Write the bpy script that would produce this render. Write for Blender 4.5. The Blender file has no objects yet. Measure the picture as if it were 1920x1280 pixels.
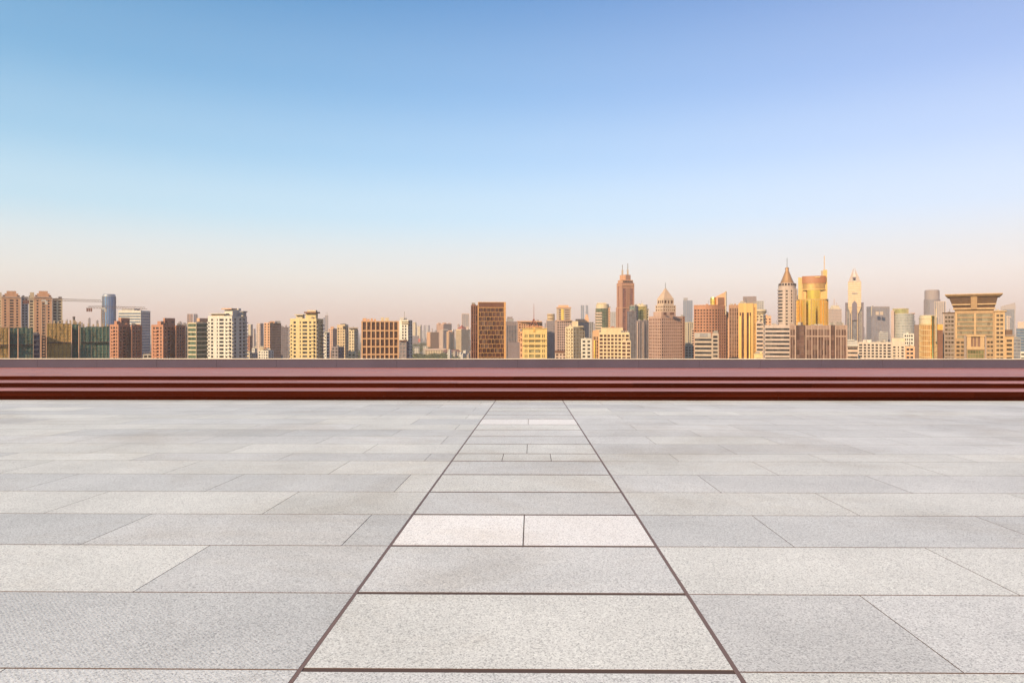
import bpy, math, random
from mathutils import Vector, Matrix
random.seed(7)
R = math.radians
scene = bpy.context.scene
col = scene.collection

HAZE = 0.00012                   # density of the air, per metre
# ------------------------------------------------------------------ camera
EYE = 70.0                       # metres above the city ground
F = 1280.0                       # focal length, in pixels of a 1920 px wide picture
CX, HY = 982.0, 620.0            # principal column and horizon row of that picture
cam_d = bpy.data.cameras.new('camera')
cam = bpy.data.objects.new('camera', cam_d); col.objects.link(cam)
cam.location = (0, 0, EYE); cam.rotation_euler = (R(90), 0, 0)
cam_d.sensor_width = 36.0; cam_d.lens = 36.0 * F / 1920
cam_d.shift_x = -(CX - 960) / 1920; cam_d.shift_y = -(640 - HY) / 1920
cam_d.clip_start = 0.1; cam_d.clip_end = 60000
scene.camera = cam

# ------------------------------------------------------------------ sky and sun
SUN_EL, SUN_AZ = R(23), R(215)   # azimuth clockwise from +Y: low sun behind the left shoulder
world = bpy.data.worlds.new('World'); scene.world = world; world.use_nodes = True
wn = world.node_tree.nodes; wl = world.node_tree.links; wn.clear()
wo = wn.new('ShaderNodeOutputWorld'); bg = wn.new('ShaderNodeBackground')
PALE = 4.6                        # brightness of the low haze in the sky, before the world strength
sky = wn.new('ShaderNodeTexSky'); sky.sky_type = 'NISHITA'; sky.sun_disc = False
sky.sun_elevation = SUN_EL; sky.sun_rotation = SUN_AZ
sky.altitude = 50; sky.air_density = 1.0; sky.dust_density = 1.6; sky.ozone_density = 2.2
bg.inputs['Strength'].default_value = 0.13
hs = wn.new('ShaderNodeHueSaturation'); hs.inputs['Saturation'].default_value = 1.2; hs.inputs['Hue'].default_value = .497
wl.new(sky.outputs[0], hs.inputs['Color'])
# the sky turns from cyan blue on the left to lavender on the right
tcw = wn.new('ShaderNodeTexCoord'); sx = wn.new('ShaderNodeSeparateXYZ'); wl.new(tcw.outputs['Generated'], sx.inputs[0])
rx = wn.new('ShaderNodeMapRange'); rx.inputs['From Min'].default_value = -.8; rx.inputs['From Max'].default_value = .8; rx.interpolation_type = 'SMOOTHSTEP'
wl.new(sx.outputs['X'], rx.inputs['Value'])
tn = wn.new('ShaderNodeMix'); tn.data_type = 'RGBA'; tn.inputs[6].default_value = (.44, .97, 1.01, 1); tn.inputs[7].default_value = (1.24, .82, .87, 1)
wl.new(rx.outputs[0], tn.inputs['Factor'])
mu = wn.new('ShaderNodeMix'); mu.data_type = 'RGBA'; mu.blend_type = 'MULTIPLY'; mu.inputs['Factor'].default_value = 1.0
wl.new(hs.outputs[0], mu.inputs[6]); wl.new(tn.outputs[2], mu.inputs[7])
# pale haze that whitens the lower sky all the way round
ez = wn.new('ShaderNodeValToRGB'); ez.color_ramp.interpolation = 'EASE'
e = ez.color_ramp.elements; e[0].position = .0; e[0].color = (.92, .92, .92, 1); e[1].position = .48; e[1].color = (0, 0, 0, 1)
for p_, v_ in ((.10, .84), (.17, .60), (.25, .34), (.34, .16)): q_ = e.new(p_); q_.color = (v_, v_, v_, 1)
wl.new(sx.outputs['Z'], ez.inputs[0])
pl = wn.new('ShaderNodeMix'); pl.data_type = 'RGBA'; 
pc = wn.new('ShaderNodeValToRGB'); e = pc.color_ramp.elements                      # peach at the horizon, white above it
e[0].position = .0; e[0].color = (.90, .72, .66, 1); e[1].position = .16; e[1].color = (.80, .93, 1.0, 1)
q_ = e.new(.075); q_.color = (.98, .91, .85, 1)
ps = wn.new('ShaderNodeVectorMath'); ps.operation = 'SCALE'; ps.inputs['Scale'].default_value = PALE
wl.new(sx.outputs['Z'], pc.inputs[0]); wl.new(pc.outputs[0], ps.inputs[0]); wl.new(ps.outputs[0], pl.inputs[7])
wl.new(ez.outputs[0], pl.inputs['Factor']); wl.new(mu.outputs[2], pl.inputs[6])
wl.new(pl.outputs[2], bg.inputs['Color']); wl.new(bg.outputs[0], wo.inputs['Surface'])
sun_d = bpy.data.lights.new('sun', 'SUN'); sun = bpy.data.objects.new('sun', sun_d); col.objects.link(sun)
sun_d.energy = 5.0; sun_d.angle = R(0.6); sun_d.color = (1.0, 0.66, 0.335)
sdir = Vector((math.sin(SUN_AZ) * math.cos(SUN_EL), math.cos(SUN_AZ) * math.cos(SUN_EL), math.sin(SUN_EL)))
sun.rotation_euler = sdir.to_track_quat('Z', 'Y').to_euler()

vs = scene.view_settings
vs.view_transform = 'Standard'; vs.look = 'None'; vs.gamma = 1.0; vs.exposure = 0.72; vs.use_curve_mapping = False
scene.cycles.max_bounces = 5; scene.cycles.diffuse_bounces = 2; scene.cycles.glossy_bounces = 3
scene.cycles.volume_bounces = 0; scene.cycles.use_denoising = True
scene.cycles.sample_clamp_indirect = 4.0

# ------------------------------------------------------------------ materials
MATS = {}
def new_mat(name):
    m = bpy.data.materials.new(name); m.use_nodes = True
    nt = m.node_tree; b = nt.nodes['Principled BSDF']
    return m, nt, b
def N(nt, typ, **kw):
    n = nt.nodes.new(typ)
    for k, v in kw.items():
        if hasattr(n, k): setattr(n, k, v)
        else: n.inputs[k].default_value = v
    return n
def c4(c): return (c[0], c[1], c[2], 1.0)
def scale_c(c, k): return tuple(min(1, x * k) for x in c)
def wall(c, rough=0.75, var=0.22, metal=0.0, k=0.67):
    """Plain facade paint, stone or concrete with weather streaks."""
    key = ('wall', c, rough, metal, k)
    if key in MATS: return MATS[key]
    c = tuple(x * k for x in c)
    m, nt, b = new_mat('facade')
    g = N(nt, 'ShaderNodeNewGeometry')
    mp = N(nt, 'ShaderNodeMapping'); mp.inputs['Scale'].default_value = (0.35, 0.35, 0.05)
    n1 = N(nt, 'ShaderNodeTexNoise', Scale=1.0, Detail=4.0)
    n2 = N(nt, 'ShaderNodeTexNoise', Scale=0.9, Detail=5.0)
    nt.links.new(g.outputs['Position'], mp.inputs[0]); nt.links.new(mp.outputs[0], n1.inputs['Vector'])
    nt.links.new(g.outputs['Position'], n2.inputs['Vector'])
    ad = N(nt, 'ShaderNodeMath', operation='ADD'); nt.links.new(n1.outputs[0], ad.inputs[0]); nt.links.new(n2.outputs[0], ad.inputs[1])
    rp = N(nt, 'ShaderNodeValToRGB')
    rp.color_ramp.elements[0].position = 0.32; rp.color_ramp.elements[0].color = c4(scale_c(c, 1 - var))
    rp.color_ramp.elements[1].position = 0.66; rp.color_ramp.elements[1].color = c4(scale_c(c, 1 + var * .4))
    hf = N(nt, 'ShaderNodeMath', operation='MULTIPLY'); hf.inputs[1].default_value = 0.5
    nt.links.new(ad.outputs[0], hf.inputs[0]); nt.links.new(hf.outputs[0], rp.inputs[0])
    nt.links.new(rp.outputs[0], b.inputs['Base Color'])
    b.inputs['Roughness'].default_value = rough; b.inputs['Metallic'].default_value = metal
    MATS[key] = m; return m
def glass(c, rough=0.12, metal=0.0, var=1.0, curtain=0.25):
    """Window glazing: each pane a little different, some with pale blinds behind."""
    key = ('glass', c, rough, metal, var, curtain)
    if key in MATS: return MATS[key]
    m, nt, b = new_mat('glazing')
    g = N(nt, 'ShaderNodeNewGeometry')
    dv = N(nt, 'ShaderNodeVectorMath', operation='DIVIDE'); dv.inputs[1].default_value = (2.4, 2.4, 3.2)
    fl = N(nt, 'ShaderNodeVectorMath', operation='FLOOR')
    wh = N(nt, 'ShaderNodeTexWhiteNoise', noise_dimensions='3D')
    nt.links.new(g.outputs['Position'], dv.inputs[0]); nt.links.new(dv.outputs[0], fl.inputs[0]); nt.links.new(fl.outputs[0], wh.inputs['Vector'])
    rp = N(nt, 'ShaderNodeValToRGB')
    e = rp.color_ramp.elements
    e[0].position = 0.0; e[0].color = c4(scale_c(c, 1 - .4 * var))
    e[1].position = 0.72; e[1].color = c4(scale_c(c, 1 + .5 * var))
    x = e.new(1.0); x.color = c4(tuple(cc * (1 - curtain) + curtain * v for cc, v in zip(c, (.55, .5, .42))))
    nt.links.new(wh.outputs['Value'], rp.inputs[0]); nt.links.new(rp.outputs[0], b.inputs['Base Color'])
    b.inputs['Roughness'].default_value = rough; b.inputs['Metallic'].default_value = metal
    MATS[key] = m; return m

# ------------------------------------------------------------------ mesh helper
class MB:
    def __init__(s): s.v = []; s.f = []
    def quad(s, a, b, c, d):
        i = len(s.v); s.v += [tuple(a), tuple(b), tuple(c), tuple(d)]; s.f.append((i, i + 1, i + 2, i + 3)); return s
    def tri(s, a, b, c):
        i = len(s.v); s.v += [tuple(a), tuple(b), tuple(c)]; s.f.append((i, i + 1, i + 2)); return s
    def ngon(s, pts):
        i = len(s.v); s.v += [tuple(p) for p in pts]; s.f.append(tuple(range(i, i + len(pts)))); return s
    def prism(s, poly, z0, z1, cap=True, poly2=None):
        """poly counter-clockwise seen from above; poly2 (same length) is the top outline."""
        p2 = poly2 or poly; n = len(poly); i = len(s.v)
        s.v += [(p[0], p[1], z0) for p in poly] + [(p[0], p[1], z1) for p in p2]
        for k in range(n):
            j = (k + 1) % n; s.f.append((i + k, i + j, i + n + j, i + n + k))
        if cap:
            s.f.append(tuple(i + n + k for k in range(n))); s.f.append(tuple(i + n - 1 - k for k in range(n)))
        return s
    def box(s, x0, x1, y0, y1, z0, z1): return s.prism([(x0, y0), (x1, y0), (x1, y1), (x0, y1)], z0, z1)
    def lathe(s, cx, cy, prof, n=24):
        i = len(s.v)
        for r, z in prof:
            for k in range(n):
                a = 2 * math.pi * k / n; s.v.append((cx + r * math.cos(a), cy + r * math.sin(a), z))
        for q in range(len(prof) - 1):
            for k in range(n):
                j = (k + 1) % n; s.f.append((i + q * n + k, i + q * n + j, i + (q + 1) * n + j, i + (q + 1) * n + k))
        s.f.append(tuple(i + (len(prof) - 1) * n + k for k in range(n)))
        return s
    def bar(s, a, b, w):
        a, b = Vector(a), Vector(b); d = (b - a).normalized()
        u = d.cross(Vector((0, 0, 1)))
        if u.length < 1e-3: u = Vector((1, 0, 0))
        u.normalize(); v = d.cross(u) * (w / 2); u = u * (w / 2)
        i = len(s.v)
        for p in (a, b):
            for q in (u + v, v - u, -u - v, u - v): s.v.append(tuple(p + q))
        for k in range(4):
            j = (k + 1) % 4; s.f.append((i + k, i + 4 + k, i + 4 + j, i + j))
        s.f.append((i, i + 1, i + 2, i + 3)); s.f.append((i + 7, i + 6, i + 5, i + 4))
        return s
    def build(s, name, mat, parent=None, kind=None, smooth=False, org=None):
        o3 = Vector(org) if org is not None else (parent.location if parent else Vector((0, 0, 0)))
        me = bpy.data.meshes.new(name)
        me.from_pydata([(v[0] - o3[0], v[1] - o3[1], v[2] - o3[2]) for v in s.v], [], s.f)
        if mat: me.materials.append(mat)
        if smooth: me.polygons.foreach_set('use_smooth', [True] * len(me.polygons))
        o = bpy.data.objects.new(name, me); col.objects.link(o)
        if parent: o.parent = parent
        elif org is not None: o.location = org
        if kind: o['kind'] = kind
        return o
def tag(o, label, cat, group=None):
    o['label'] = label; o['category'] = cat
    if group: o['group'] = group
    return o

# ================================================================== THE TERRACE
H = 1.35                          # eye above the paving
TILT = math.atan((659 - HY) / F)  # the terrace falls gently away from the camera
YAW = math.atan((996 - CX) / F)
Rm = Matrix.Rotation(-YAW, 3, 'Z') @ Matrix.Rotation(-TILT, 3, 'X')
ORG = Vector((0, 0, EYE)) - Rm @ Vector((0, 0, H))
TEUL = Rm.to_euler()
def seat(o): o.location = ORG; o.rotation_euler = TEUL; return o

def granite(name, base, var=0.15, speck=0.22, tooled=False):
    m, nt, b = new_mat(name)
    tc = N(nt, 'ShaderNodeNewGeometry'); oi = N(nt, 'ShaderNodeObjectInfo')
    sp = N(nt, 'ShaderNodeTexNoise', Scale=75.0, Detail=4.0, Roughness=0.8)
    vo = N(nt, 'ShaderNodeTexVoronoi', Scale=165.0)
    lo = N(nt, 'ShaderNodeTexNoise', Scale=.8, Detail=7.0, Roughness=0.68)
    for t in (sp, vo, lo): nt.links.new(tc.outputs['Position'], t.inputs['Vector'])
    r1 = N(nt, 'ShaderNodeValToRGB'); e = r1.color_ramp.elements
    e[0].position = .36; e[0].color = c4(scale_c(base, 1 - speck)); e[1].position = .62; e[1].color = c4(scale_c(base, 1 + speck * .45))
    nt.links.new(sp.outputs[0], r1.inputs[0])
    # dark mica grains
    r2 = N(nt, 'ShaderNodeValToRGB'); e = r2.color_ramp.elements
    e[0].position = .0; e[0].color = (.30, .29, .30, 1); e[1].position = .95; e[1].color = (1.18, 1.18, 1.17, 1)
    for p_, v_ in ((.16, .55), (.22, .86), (.6, 1.0)): q_ = e.new(p_); q_.color = (v_, v_, v_, 1)
    sx_ = N(nt, 'ShaderNodeSeparateColor'); nt.links.new(vo.outputs['Color'], sx_.inputs[0]); nt.links.new(sx_.outputs[0], r2.inputs[0])
    mx = N(nt, 'ShaderNodeMix', data_type='RGBA', blend_type='MULTIPLY'); mx.inputs['Factor'].default_value = .66
    nt.links.new(r1.outputs[0], mx.inputs[6]); nt.links.new(r2.outputs[0], mx.inputs[7])
    # cloudy stains and slab to slab tone
    r3 = N(nt, 'ShaderNodeMapRange'); r3.inputs['From Min'].default_value = .3; r3.inputs['From Max'].default_value = .7
    r3.inputs['To Min'].default_value = 1 - var; r3.inputs['To Max'].default_value = 1 + var * .5
    nt.links.new(lo.outputs[0], r3.inputs['Value'])
    r4 = N(nt, 'ShaderNodeMapRange'); r4.inputs['To Min'].default_value = .93; r4.inputs['To Max'].default_value = 1.06
    nt.links.new(oi.outputs['Random'], r4.inputs['Value'])
    ml = N(nt, 'ShaderNodeMath', operation='MULTIPLY'); nt.links.new(r3.outputs[0], ml.inputs[0]); nt.links.new(r4.outputs[0], ml.inputs[1])
    sc = N(nt, 'ShaderNodeVectorMath', operation='SCALE'); nt.links.new(mx.outputs[2], sc.inputs[0]); nt.links.new(ml.outputs[0], sc.inputs['Scale'])
    # faint brownish water marks, larger than a slab
    st = N(nt, 'ShaderNodeTexNoise', Scale=.33, Detail=8.0, Roughness=.72, Distortion=.6); nt.links.new(tc.outputs['Position'], st.inputs['Vector'])
    rs = N(nt, 'ShaderNodeValToRGB'); e = rs.color_ramp.elements; e[0].position = .50; e[0].color = (1, 1, 1, 1); e[1].position = .70; e[1].color = (.86, .82, .77, 1)
    nt.links.new(st.outputs[0], rs.inputs[0])
    m2 = N(nt, 'ShaderNodeMix', data_type='RGBA', blend_type='MULTIPLY'); m2.inputs['Factor'].default_value = 1.0
    nt.links.new(sc.outputs[0], m2.inputs[6]); nt.links.new(rs.outputs[0], m2.inputs[7])
    # scattered dark spots: old chewing gum and drips
    gv = N(nt, 'ShaderNodeTexVoronoi', Scale=1.7, Randomness=1.0); nt.links.new(tc.outputs['Position'], gv.inputs['Vector'])
    gr = N(nt, 'ShaderNodeValToRGB'); e = gr.color_ramp.elements; e[0].position = .016; e[0].color = (.72, .70, .69, 1); e[1].position = .026; e[1].color = (1, 1, 1, 1)
    nt.links.new(gv.outputs['Distance'], gr.inputs[0])
    m3 = N(nt, 'ShaderNodeMix', data_type='RGBA', blend_type='MULTIPLY'); m3.inputs['Factor'].default_value = 1.0
    nt.links.new(m2.outputs[2], m3.inputs[6]); nt.links.new(gr.outputs[0], m3.inputs[7])
    nt.links.new(m3.outputs[2], b.inputs['Base Color'])
    b.inputs['Roughness'].default_value = .55
    bp = N(nt, 'ShaderNodeBump', Strength=.10 if tooled else .12, Distance=.002)
    if tooled:
        wv = N(nt, 'ShaderNodeTexWave', Scale=26.0, Distortion=3.0, Detail=2.0); wv.bands_direction = 'DIAGONAL'
        nt.links.new(tc.outputs['Position'], wv.inputs['Vector'])
        ad = N(nt, 'ShaderNodeMath', operation='ADD'); nt.links.new(wv.outputs['Fac'], ad.inputs[0]); nt.links.new(sp.outputs[0], ad.inputs[1])
        nt.links.new(ad.outputs[0], bp.inputs['Height'])
    else: nt.links.new(sp.outputs[0], bp.inputs['Height'])
    nt.links.new(bp.outputs[0], b.inputs['Normal'])
    return m
G = {'W': granite('granite_white', (.95, .97, .955), .04, .12),
     'L': granite('granite_warm', (.765, .79, .765)),
     'M': granite('granite_grey', (.71, .735, .735)),
     'D': granite('granite_blue_grey', (.67, .70, .705), tooled=True)}
mortar = wall((.13, .085, .075), .9); bedding = wall((.26, .23, .21), .95)
strip_m = wall((.27, .18, .155), .6)

floor = seat(MB().box(-60, 60, -25, 18.985, -.6, -.0036).build('plaza_floor', bedding)); floor['kind'] = 'structure'

# joints between the rows, metres ahead of the eye
JO = [2.934 - .923 * k for k in range(28, 0, -1)] + [2.934, 3.857, 4.787, 5.70, 6.61, 7.546, 8.467, 9.09, 10.02, 10.94, 11.84, 12.70, 13.72, 14.58, 15.5, 16.45, 17.45, 18.30, 18.98]
SL, SR = -.734 * H, .65 * H       # edges of the middle path
SLAB = 1.36 * H
near = JO.index(2.934)
side_tone = {near - 1: 'DL', near: 'DM', near + 1: 'ML', near + 2: 'DD', near + 3: 'LL', near + 4: 'DM', near + 5: 'LL', near + 6: 'ML', near + 7: 'LM'}
mid_tone = {near: 'L', near + 1: 'M', near + 2: 'W', near + 3: 'M', near + 4: 'L', near + 5: 'M', near + 6: 'L', near + 7: 'L', near + 11: 'W'}
mid_split = {near + 2: 2, near + 6: 3, near + 7: 2, near + 11: 2}
slabs = []                        # (x0, x1, y0, y1, tone)
rt = random.Random(3)
for i in range(len(JO) - 1):
    y0, y1 = JO[i], JO[i + 1]
    tl, tr = side_tone.get(i, rt.choice(['LM', 'ML', 'MM', 'LL', 'DM', 'DL']))
    half = (i - near) % 2
    # left side
    edges = [SL]; x = -(2.34 if i == near else 1.66 if half else .98) * H
    while x > -58: edges.append(x); x -= SLAB
    for k in range(len(edges) - 1):
        t = tl
        if i == near + 4 and k == 0: t = 'L'
        if i == near + 1: t = 'M' if k == 0 else 'L'
        elif rt.random() < .12: t = rt.choice('LM')
        slabs.append((edges[k + 1], edges[k], y0, y1, t, (.004, .010)))
    edges = [SR]; x = (2.01 if half else 1.35) * H
    while x < 58: edges.append(x); x += 1.352 * H
    for k in range(len(edges) - 1):
        t = tr if rt.random() > .12 else rt.choice('LM')
        slabs.append((edges[k], edges[k + 1], y0, y1, t, (.004, .010)))
    n = mid_split.get(i, 1); w = (SR - SL - .03) / n
    for k in range(n):
        slabs.append((SL + .015 + k * w, SL + .015 + (k + 1) * w, y0, y1, mid_tone.get(i, rt.choice('LMM')), (.007, .036)))
slab_mesh = {}
def slab_geo(mb, w, l, cx=0, cy=0, z=0):
    b = .0006; i = len(mb.v)
    for (hx, hy, zz) in ((w, l, -.0035), (w, l, -b), (w - 2 * b, l - 2 * b, 0)):
        for sx, sy in ((-1, -1), (1, -1), (1, 1), (-1, 1)): mb.v.append((cx + sx * hx / 2, cy + sy * hy / 2, zz + z))
    for q in (0, 4):
        for k in range(4): j = (k + 1) % 4; mb.f.append((i + q + k, i + q + j, i + q + 4 + j, i + q + 4 + k))
    mb.f.append((i + 8, i + 9, i + 10, i + 11))
def seen(s):
    x0, x1, y0, y1 = s[:4]
    return y1 > 2.6 and x1 > -(.8 * y1 + .4) and x0 < (.72 * y1 + .4)
shown = [s for s in slabs if seen(s)]
shown.sort(key=lambda s: (s[2] + s[3]))
rest = [s for s in slabs if not seen(s)] + shown[300:]; shown = shown[:300]
for (x0, x1, y0, y1, t, gap) in shown:
    w, l = round(x1 - x0 - gap[0], 3), round(y1 - y0 - gap[1], 3)
    key = (w, l, t)
    if key not in slab_mesh:
        mb = MB(); slab_geo(mb, w, l); me = bpy.data.meshes.new('paving_slab'); me.from_pydata(mb.v, [], mb.f); me.materials.append(G[t]); me.materials.append(mortar); slab_mesh[key] = me
        for pi in range(8): me.polygons[pi].material_index = 1
    o = bpy.data.objects.new('paving_slab', slab_mesh[key]); col.objects.link(o); o.parent = floor
    o.location = ((x0 + x1) / 2, (y0 + y1) / 2, random.uniform(-.0001, .0001))
for t in 'LMDW':
    mb = MB()
    for (x0, x1, y0, y1, tt, gap) in rest:
        if tt == t: slab_geo(mb, x1 - x0 - gap[0], y1 - y0 - gap[1], (x0 + x1) / 2, (y0 + y1) / 2)
    if mb.v:
        o = mb.build('outer_paving', G[t], floor, 'stuff', org=(0, 0, 0)); o.data.materials.append(mortar)
        o.data.polygons.foreach_set('material_index', [0 if k % 9 == 8 else 1 for k in range(len(o.data.polygons))])
MB().box(SL, SR, -20, 18.96, -.0036, -.0026).build('joint_bed', mortar, floor, org=(0, 0, 0))
for x in (SL, SR):
    s = 1 if x > 0 else -1
    MB().box(x - .017, x + .017, -20, 18.96, -.0025, -.0009).build('joint_strip', strip_m, floor, org=(0, 0, 0))

# ------------------------------------------------------------------ the low red timber steps and the raised deck
def timber(name, c, rough, streak=1.0):
    m, nt, b = new_mat(name)
    tc = N(nt, 'ShaderNodeTexCoord'); oi = N(nt, 'ShaderNodeObjectInfo')
    mp = N(nt, 'ShaderNodeMapping'); mp.inputs['Scale'].default_value = (.22, 9, 14)
    nz = N(nt, 'ShaderNodeTexNoise', Scale=1.0, Detail=6.0, Roughness=.65)
    nt.links.new(tc.outputs['Object'], mp.inputs[0]); nt.links.new(mp.outputs[0], nz.inputs['Vector'])
    rp = N(nt, 'ShaderNodeValToRGB'); e = rp.color_ramp.elements
    e[0].position = .3; e[0].color = c4(scale_c(c, 1 - .45 * streak)); e[1].position = .72; e[1].color = c4(scale_c(c, 1 + .45 * streak))
    nt.links.new(nz.outputs[0], rp.inputs[0])
    mr = N(nt, 'ShaderNodeMapRange'); mr.inputs['To Min'].default_value = .8; mr.inputs['To Max'].default_value = 1.2
    nt.links.new(oi.outputs['Random'], mr.inputs['Value'])
    sc = N(nt, 'ShaderNodeVectorMath', operation='SCALE'); nt.links.new(rp.outputs[0], sc.inputs[0]); nt.links.new(mr.outputs[0], sc.inputs['Scale'])
    nt.links.new(sc.outputs[0], b.inputs['Base Color'])
    b.inputs['Roughness'].default_value = rough
    bp = N(nt, 'ShaderNodeBump', Strength=.3, Distance=.004); nt.links.new(nz.outputs[0], bp.inputs['Height']); nt.links.new(bp.outputs[0], b.inputs['Normal'])
    return m
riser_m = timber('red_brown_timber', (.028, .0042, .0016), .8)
tread_m = timber('worn_red_deck', (.40, .15, .125), .4, 1.0)  # paler and pinker than the riser boards
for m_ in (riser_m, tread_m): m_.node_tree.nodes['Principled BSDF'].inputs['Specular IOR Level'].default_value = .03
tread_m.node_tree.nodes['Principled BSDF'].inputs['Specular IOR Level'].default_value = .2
base_m = wall((.02, .006, .004), .9)  # near-black colour puts deep shade into the gaps below the riser boards
steps = bpy.data.objects.new('timber_steps', None); col.objects.link(steps); seat(steps)
tag(steps, 'long low red brown timber steps running across the far end of the paving', 'steps')
LEV = [(18.99, 0.0, .25), (20.86, .25, .389), (22.99, .389, .515)]
ENDS = [20.86, 22.99, 35.0]
def part_box(name, mat, par, x0, x1, y0, y1, z0, z1, kind=None):
    return MB().box(x0, x1, y0, y1, z0, z1).build(name, mat, par, kind, org=(0, 0, 0))
for k, (y, z0, z1) in enumerate(LEV):
    part_box('base', base_m, steps, -60, 60, y + .06, ENDS[k] + .3, z0 - (.55 if k == 0 else .1), z1 - .045)
    x = -58.0 + k * 1.7
    while x < 56:                                        # boards, 5.4 m long
        fh = .12 if k == 0 else (z1 - z0) * .6
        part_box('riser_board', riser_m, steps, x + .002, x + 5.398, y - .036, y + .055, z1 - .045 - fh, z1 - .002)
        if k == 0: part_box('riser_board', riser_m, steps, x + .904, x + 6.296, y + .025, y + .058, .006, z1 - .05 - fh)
        if k < 2:
            n = 4; d = (ENDS[k] - y - .06) / n
            for q in range(n):
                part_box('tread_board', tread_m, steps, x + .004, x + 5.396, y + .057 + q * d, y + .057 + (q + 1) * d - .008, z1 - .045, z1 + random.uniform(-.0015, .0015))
        x += 5.4
mb = MB(); q = 23.05
while q < 34.9:
    x = -60 + random.uniform(0, 3)
    while x < 58:
        l = random.choice((3.0, 4.0, 5.0)); mb.box(x + .003, x + l - .003, q, q + .232, .47, .515 + random.uniform(-.002, .002)); x += l
    q += .24
mb.build('deck_boards', tread_m, steps, 'stuff', org=(0, 0, 0))

# ------------------------------------------------------------------ parapet
par = bpy.data.objects.new('parapet_wall', None); col.objects.link(par); seat(par)
tag(par, 'low grey purple panelled parapet wall with pale coping behind the steps', 'wall')
par_m = wall((.10, .088, .145), .7, .12); par_m.node_tree.nodes['Principled BSDF'].inputs['Specular IOR Level'].default_value = .05; cop_m = wall((.80, .77, .74), .45)
part_box('core', base_m, par, -60, 60, 35.05, 35.3, .3, .955)
x = -59.6
while x < 58:
    part_box('panel', par_m, par, x + .004, x + 3.096, 35.0 + random.uniform(0, .006), 35.046, .517, .953); x += 3.1
part_box('coping', cop_m, par, -60, 60, 34.94, 35.36, .957, .992)

pod = seat(MB().box(-59, 59, -24, 35.2, -72, -.62).build('podium', wall((.35, .33, .31)))); pod['kind'] = 'structure'
# ================================================================== THE CITY
def smooth_noise_ground():
    m, nt, b = new_mat('city_ground')
    g = N(nt, 'ShaderNodeNewGeometry'); nz = N(nt, 'ShaderNodeTexNoise', Scale=.01, Detail=8.0)
    nt.links.new(g.outputs['Position'], nz.inputs['Vector'])
    rp = N(nt, 'ShaderNodeValToRGB'); e = rp.color_ramp.elements
    e[0].position = .4; e[0].color = (.05, .07, .03, 1); e[1].position = .6; e[1].color = (.16, .15, .14, 1)
    nt.links.new(nz.outputs[0], rp.inputs[0]); nt.links.new(rp.outputs[0], b.inputs['Base Color']); b.inputs['Roughness'].default_value = .95
    return m
grd = MB().quad((-20000, -20000, 0), (20000, -20000, 0), (20000, 20000, 0), (-20000, 20000, 0)).build('ground', smooth_noise_ground()); grd['kind'] = 'structure'

def ray(px): return Vector(((px - CX) / F, 1.0))
def hit(px, p, d):
    """where the sight line of column px meets the line p + s*d (plan view)"""
    r = ray(px); den = r.x * d.y - r.y * d.x
    t = (p.x * d.y - p.y * d.x) / den
    return r * t
def W(bay=3.0, wf=.5, fh=3.1, sp=.5, tb=1.2, cw=.8, d=.45, po=.05, pat=None): return dict(bay=bay, wf=min(.8, wf * 1.18), fh=fh, sp=sp * .88, tb=tb, cw=cw, d=d, po=po, pat=pat)
def BD(fh=3.6, sp=.45, tb=1.2, cw=.4, d=.45, po=-.02, bay=None): return dict(bay=bay, wf=.93, fh=fh, sp=sp, tb=tb, cw=cw, d=d, po=po, pat=None)
def FN(bay=1.8, wf=.7, fh=3.6, sp=.12, tb=1.5, cw=.8, po=.35): return dict(bay=bay, wf=wf, fh=fh, sp=sp, tb=tb, cw=cw, d=.4, po=po, pat=None)

def facade(mb, p0, p1, zlo, zhi, S):
    L = (p1 - p0).length
    if L < .3: return
    t = (p1 - p0) / L; n = Vector((t.y, -t.x)); d, po = S['d'], S['po']
    def P(a, o, z): q = p0 + t * a + n * o; return (q.x, q.y, z)
    tb = min(S['tb'], (zhi - zlo) * .5)
    nf = max(1, round((zhi - tb - zlo) / S['fh'])); fh = (zhi - tb - zlo) / nf
    spans = [(zlo + i * fh, zlo + i * fh + S['sp'] * fh) for i in range(nf)] if S['sp'] > 0 else []
    spans.append((zhi - tb, zhi))
    for a, b in spans:
        mb.quad(P(0, 0, a), P(L, 0, a), P(L, 0, b), P(0, 0, b))
        mb.quad(P(0, 0, b), P(L, 0, b), P(L, -d, b), P(0, -d, b))
        mb.quad(P(0, -d, a), P(L, -d, a), P(L, 0, a), P(0, 0, a))
    cw = min(S['cw'], L * .3); sol = []
    if S['pat']:
        tot = sum(w for w, k in S['pat']); x = 0
        for w, k in S['pat']:
            if k == 's': sol.append((x, x + w / tot * L))
            x += w / tot * L
    else:
        if cw > 0: sol += [(0, cw), (L - cw, L)]
        if S['bay']:
            nb = max(1, round((L - 2 * cw) / S['bay'])); bw = (L - 2 * cw) / nb; pw = bw * (1 - S['wf'])
            for k in range(nb + 1):
                c = cw + k * bw; a, b = c - pw / 2, c + pw / 2
                if cw > 0 and k in (0, nb): continue
                sol.append((max(0, a), min(L, b)))
    for a, b in sol:
        aa = a - (po if a <= 1e-6 else 0); bb = b + (po if b >= L - 1e-6 else 0)
        mb.quad(P(aa, po, zlo), P(bb, po, zlo), P(bb, po, zhi), P(aa, po, zhi))
        if a > 1e-6: mb.quad(P(a, -d, zlo), P(a, po, zlo), P(a, po, zhi), P(a, -d, zhi))
        if b < L - 1e-6: mb.quad(P(b, po, zlo), P(b, -d, zlo), P(b, -d, zhi), P(b, po, zhi))
        mb.quad(P(aa, po, zhi - .01), P(bb, po, zhi - .01), P(bb, -d, zhi - .01), P(aa, -d, zhi - .01))

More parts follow.
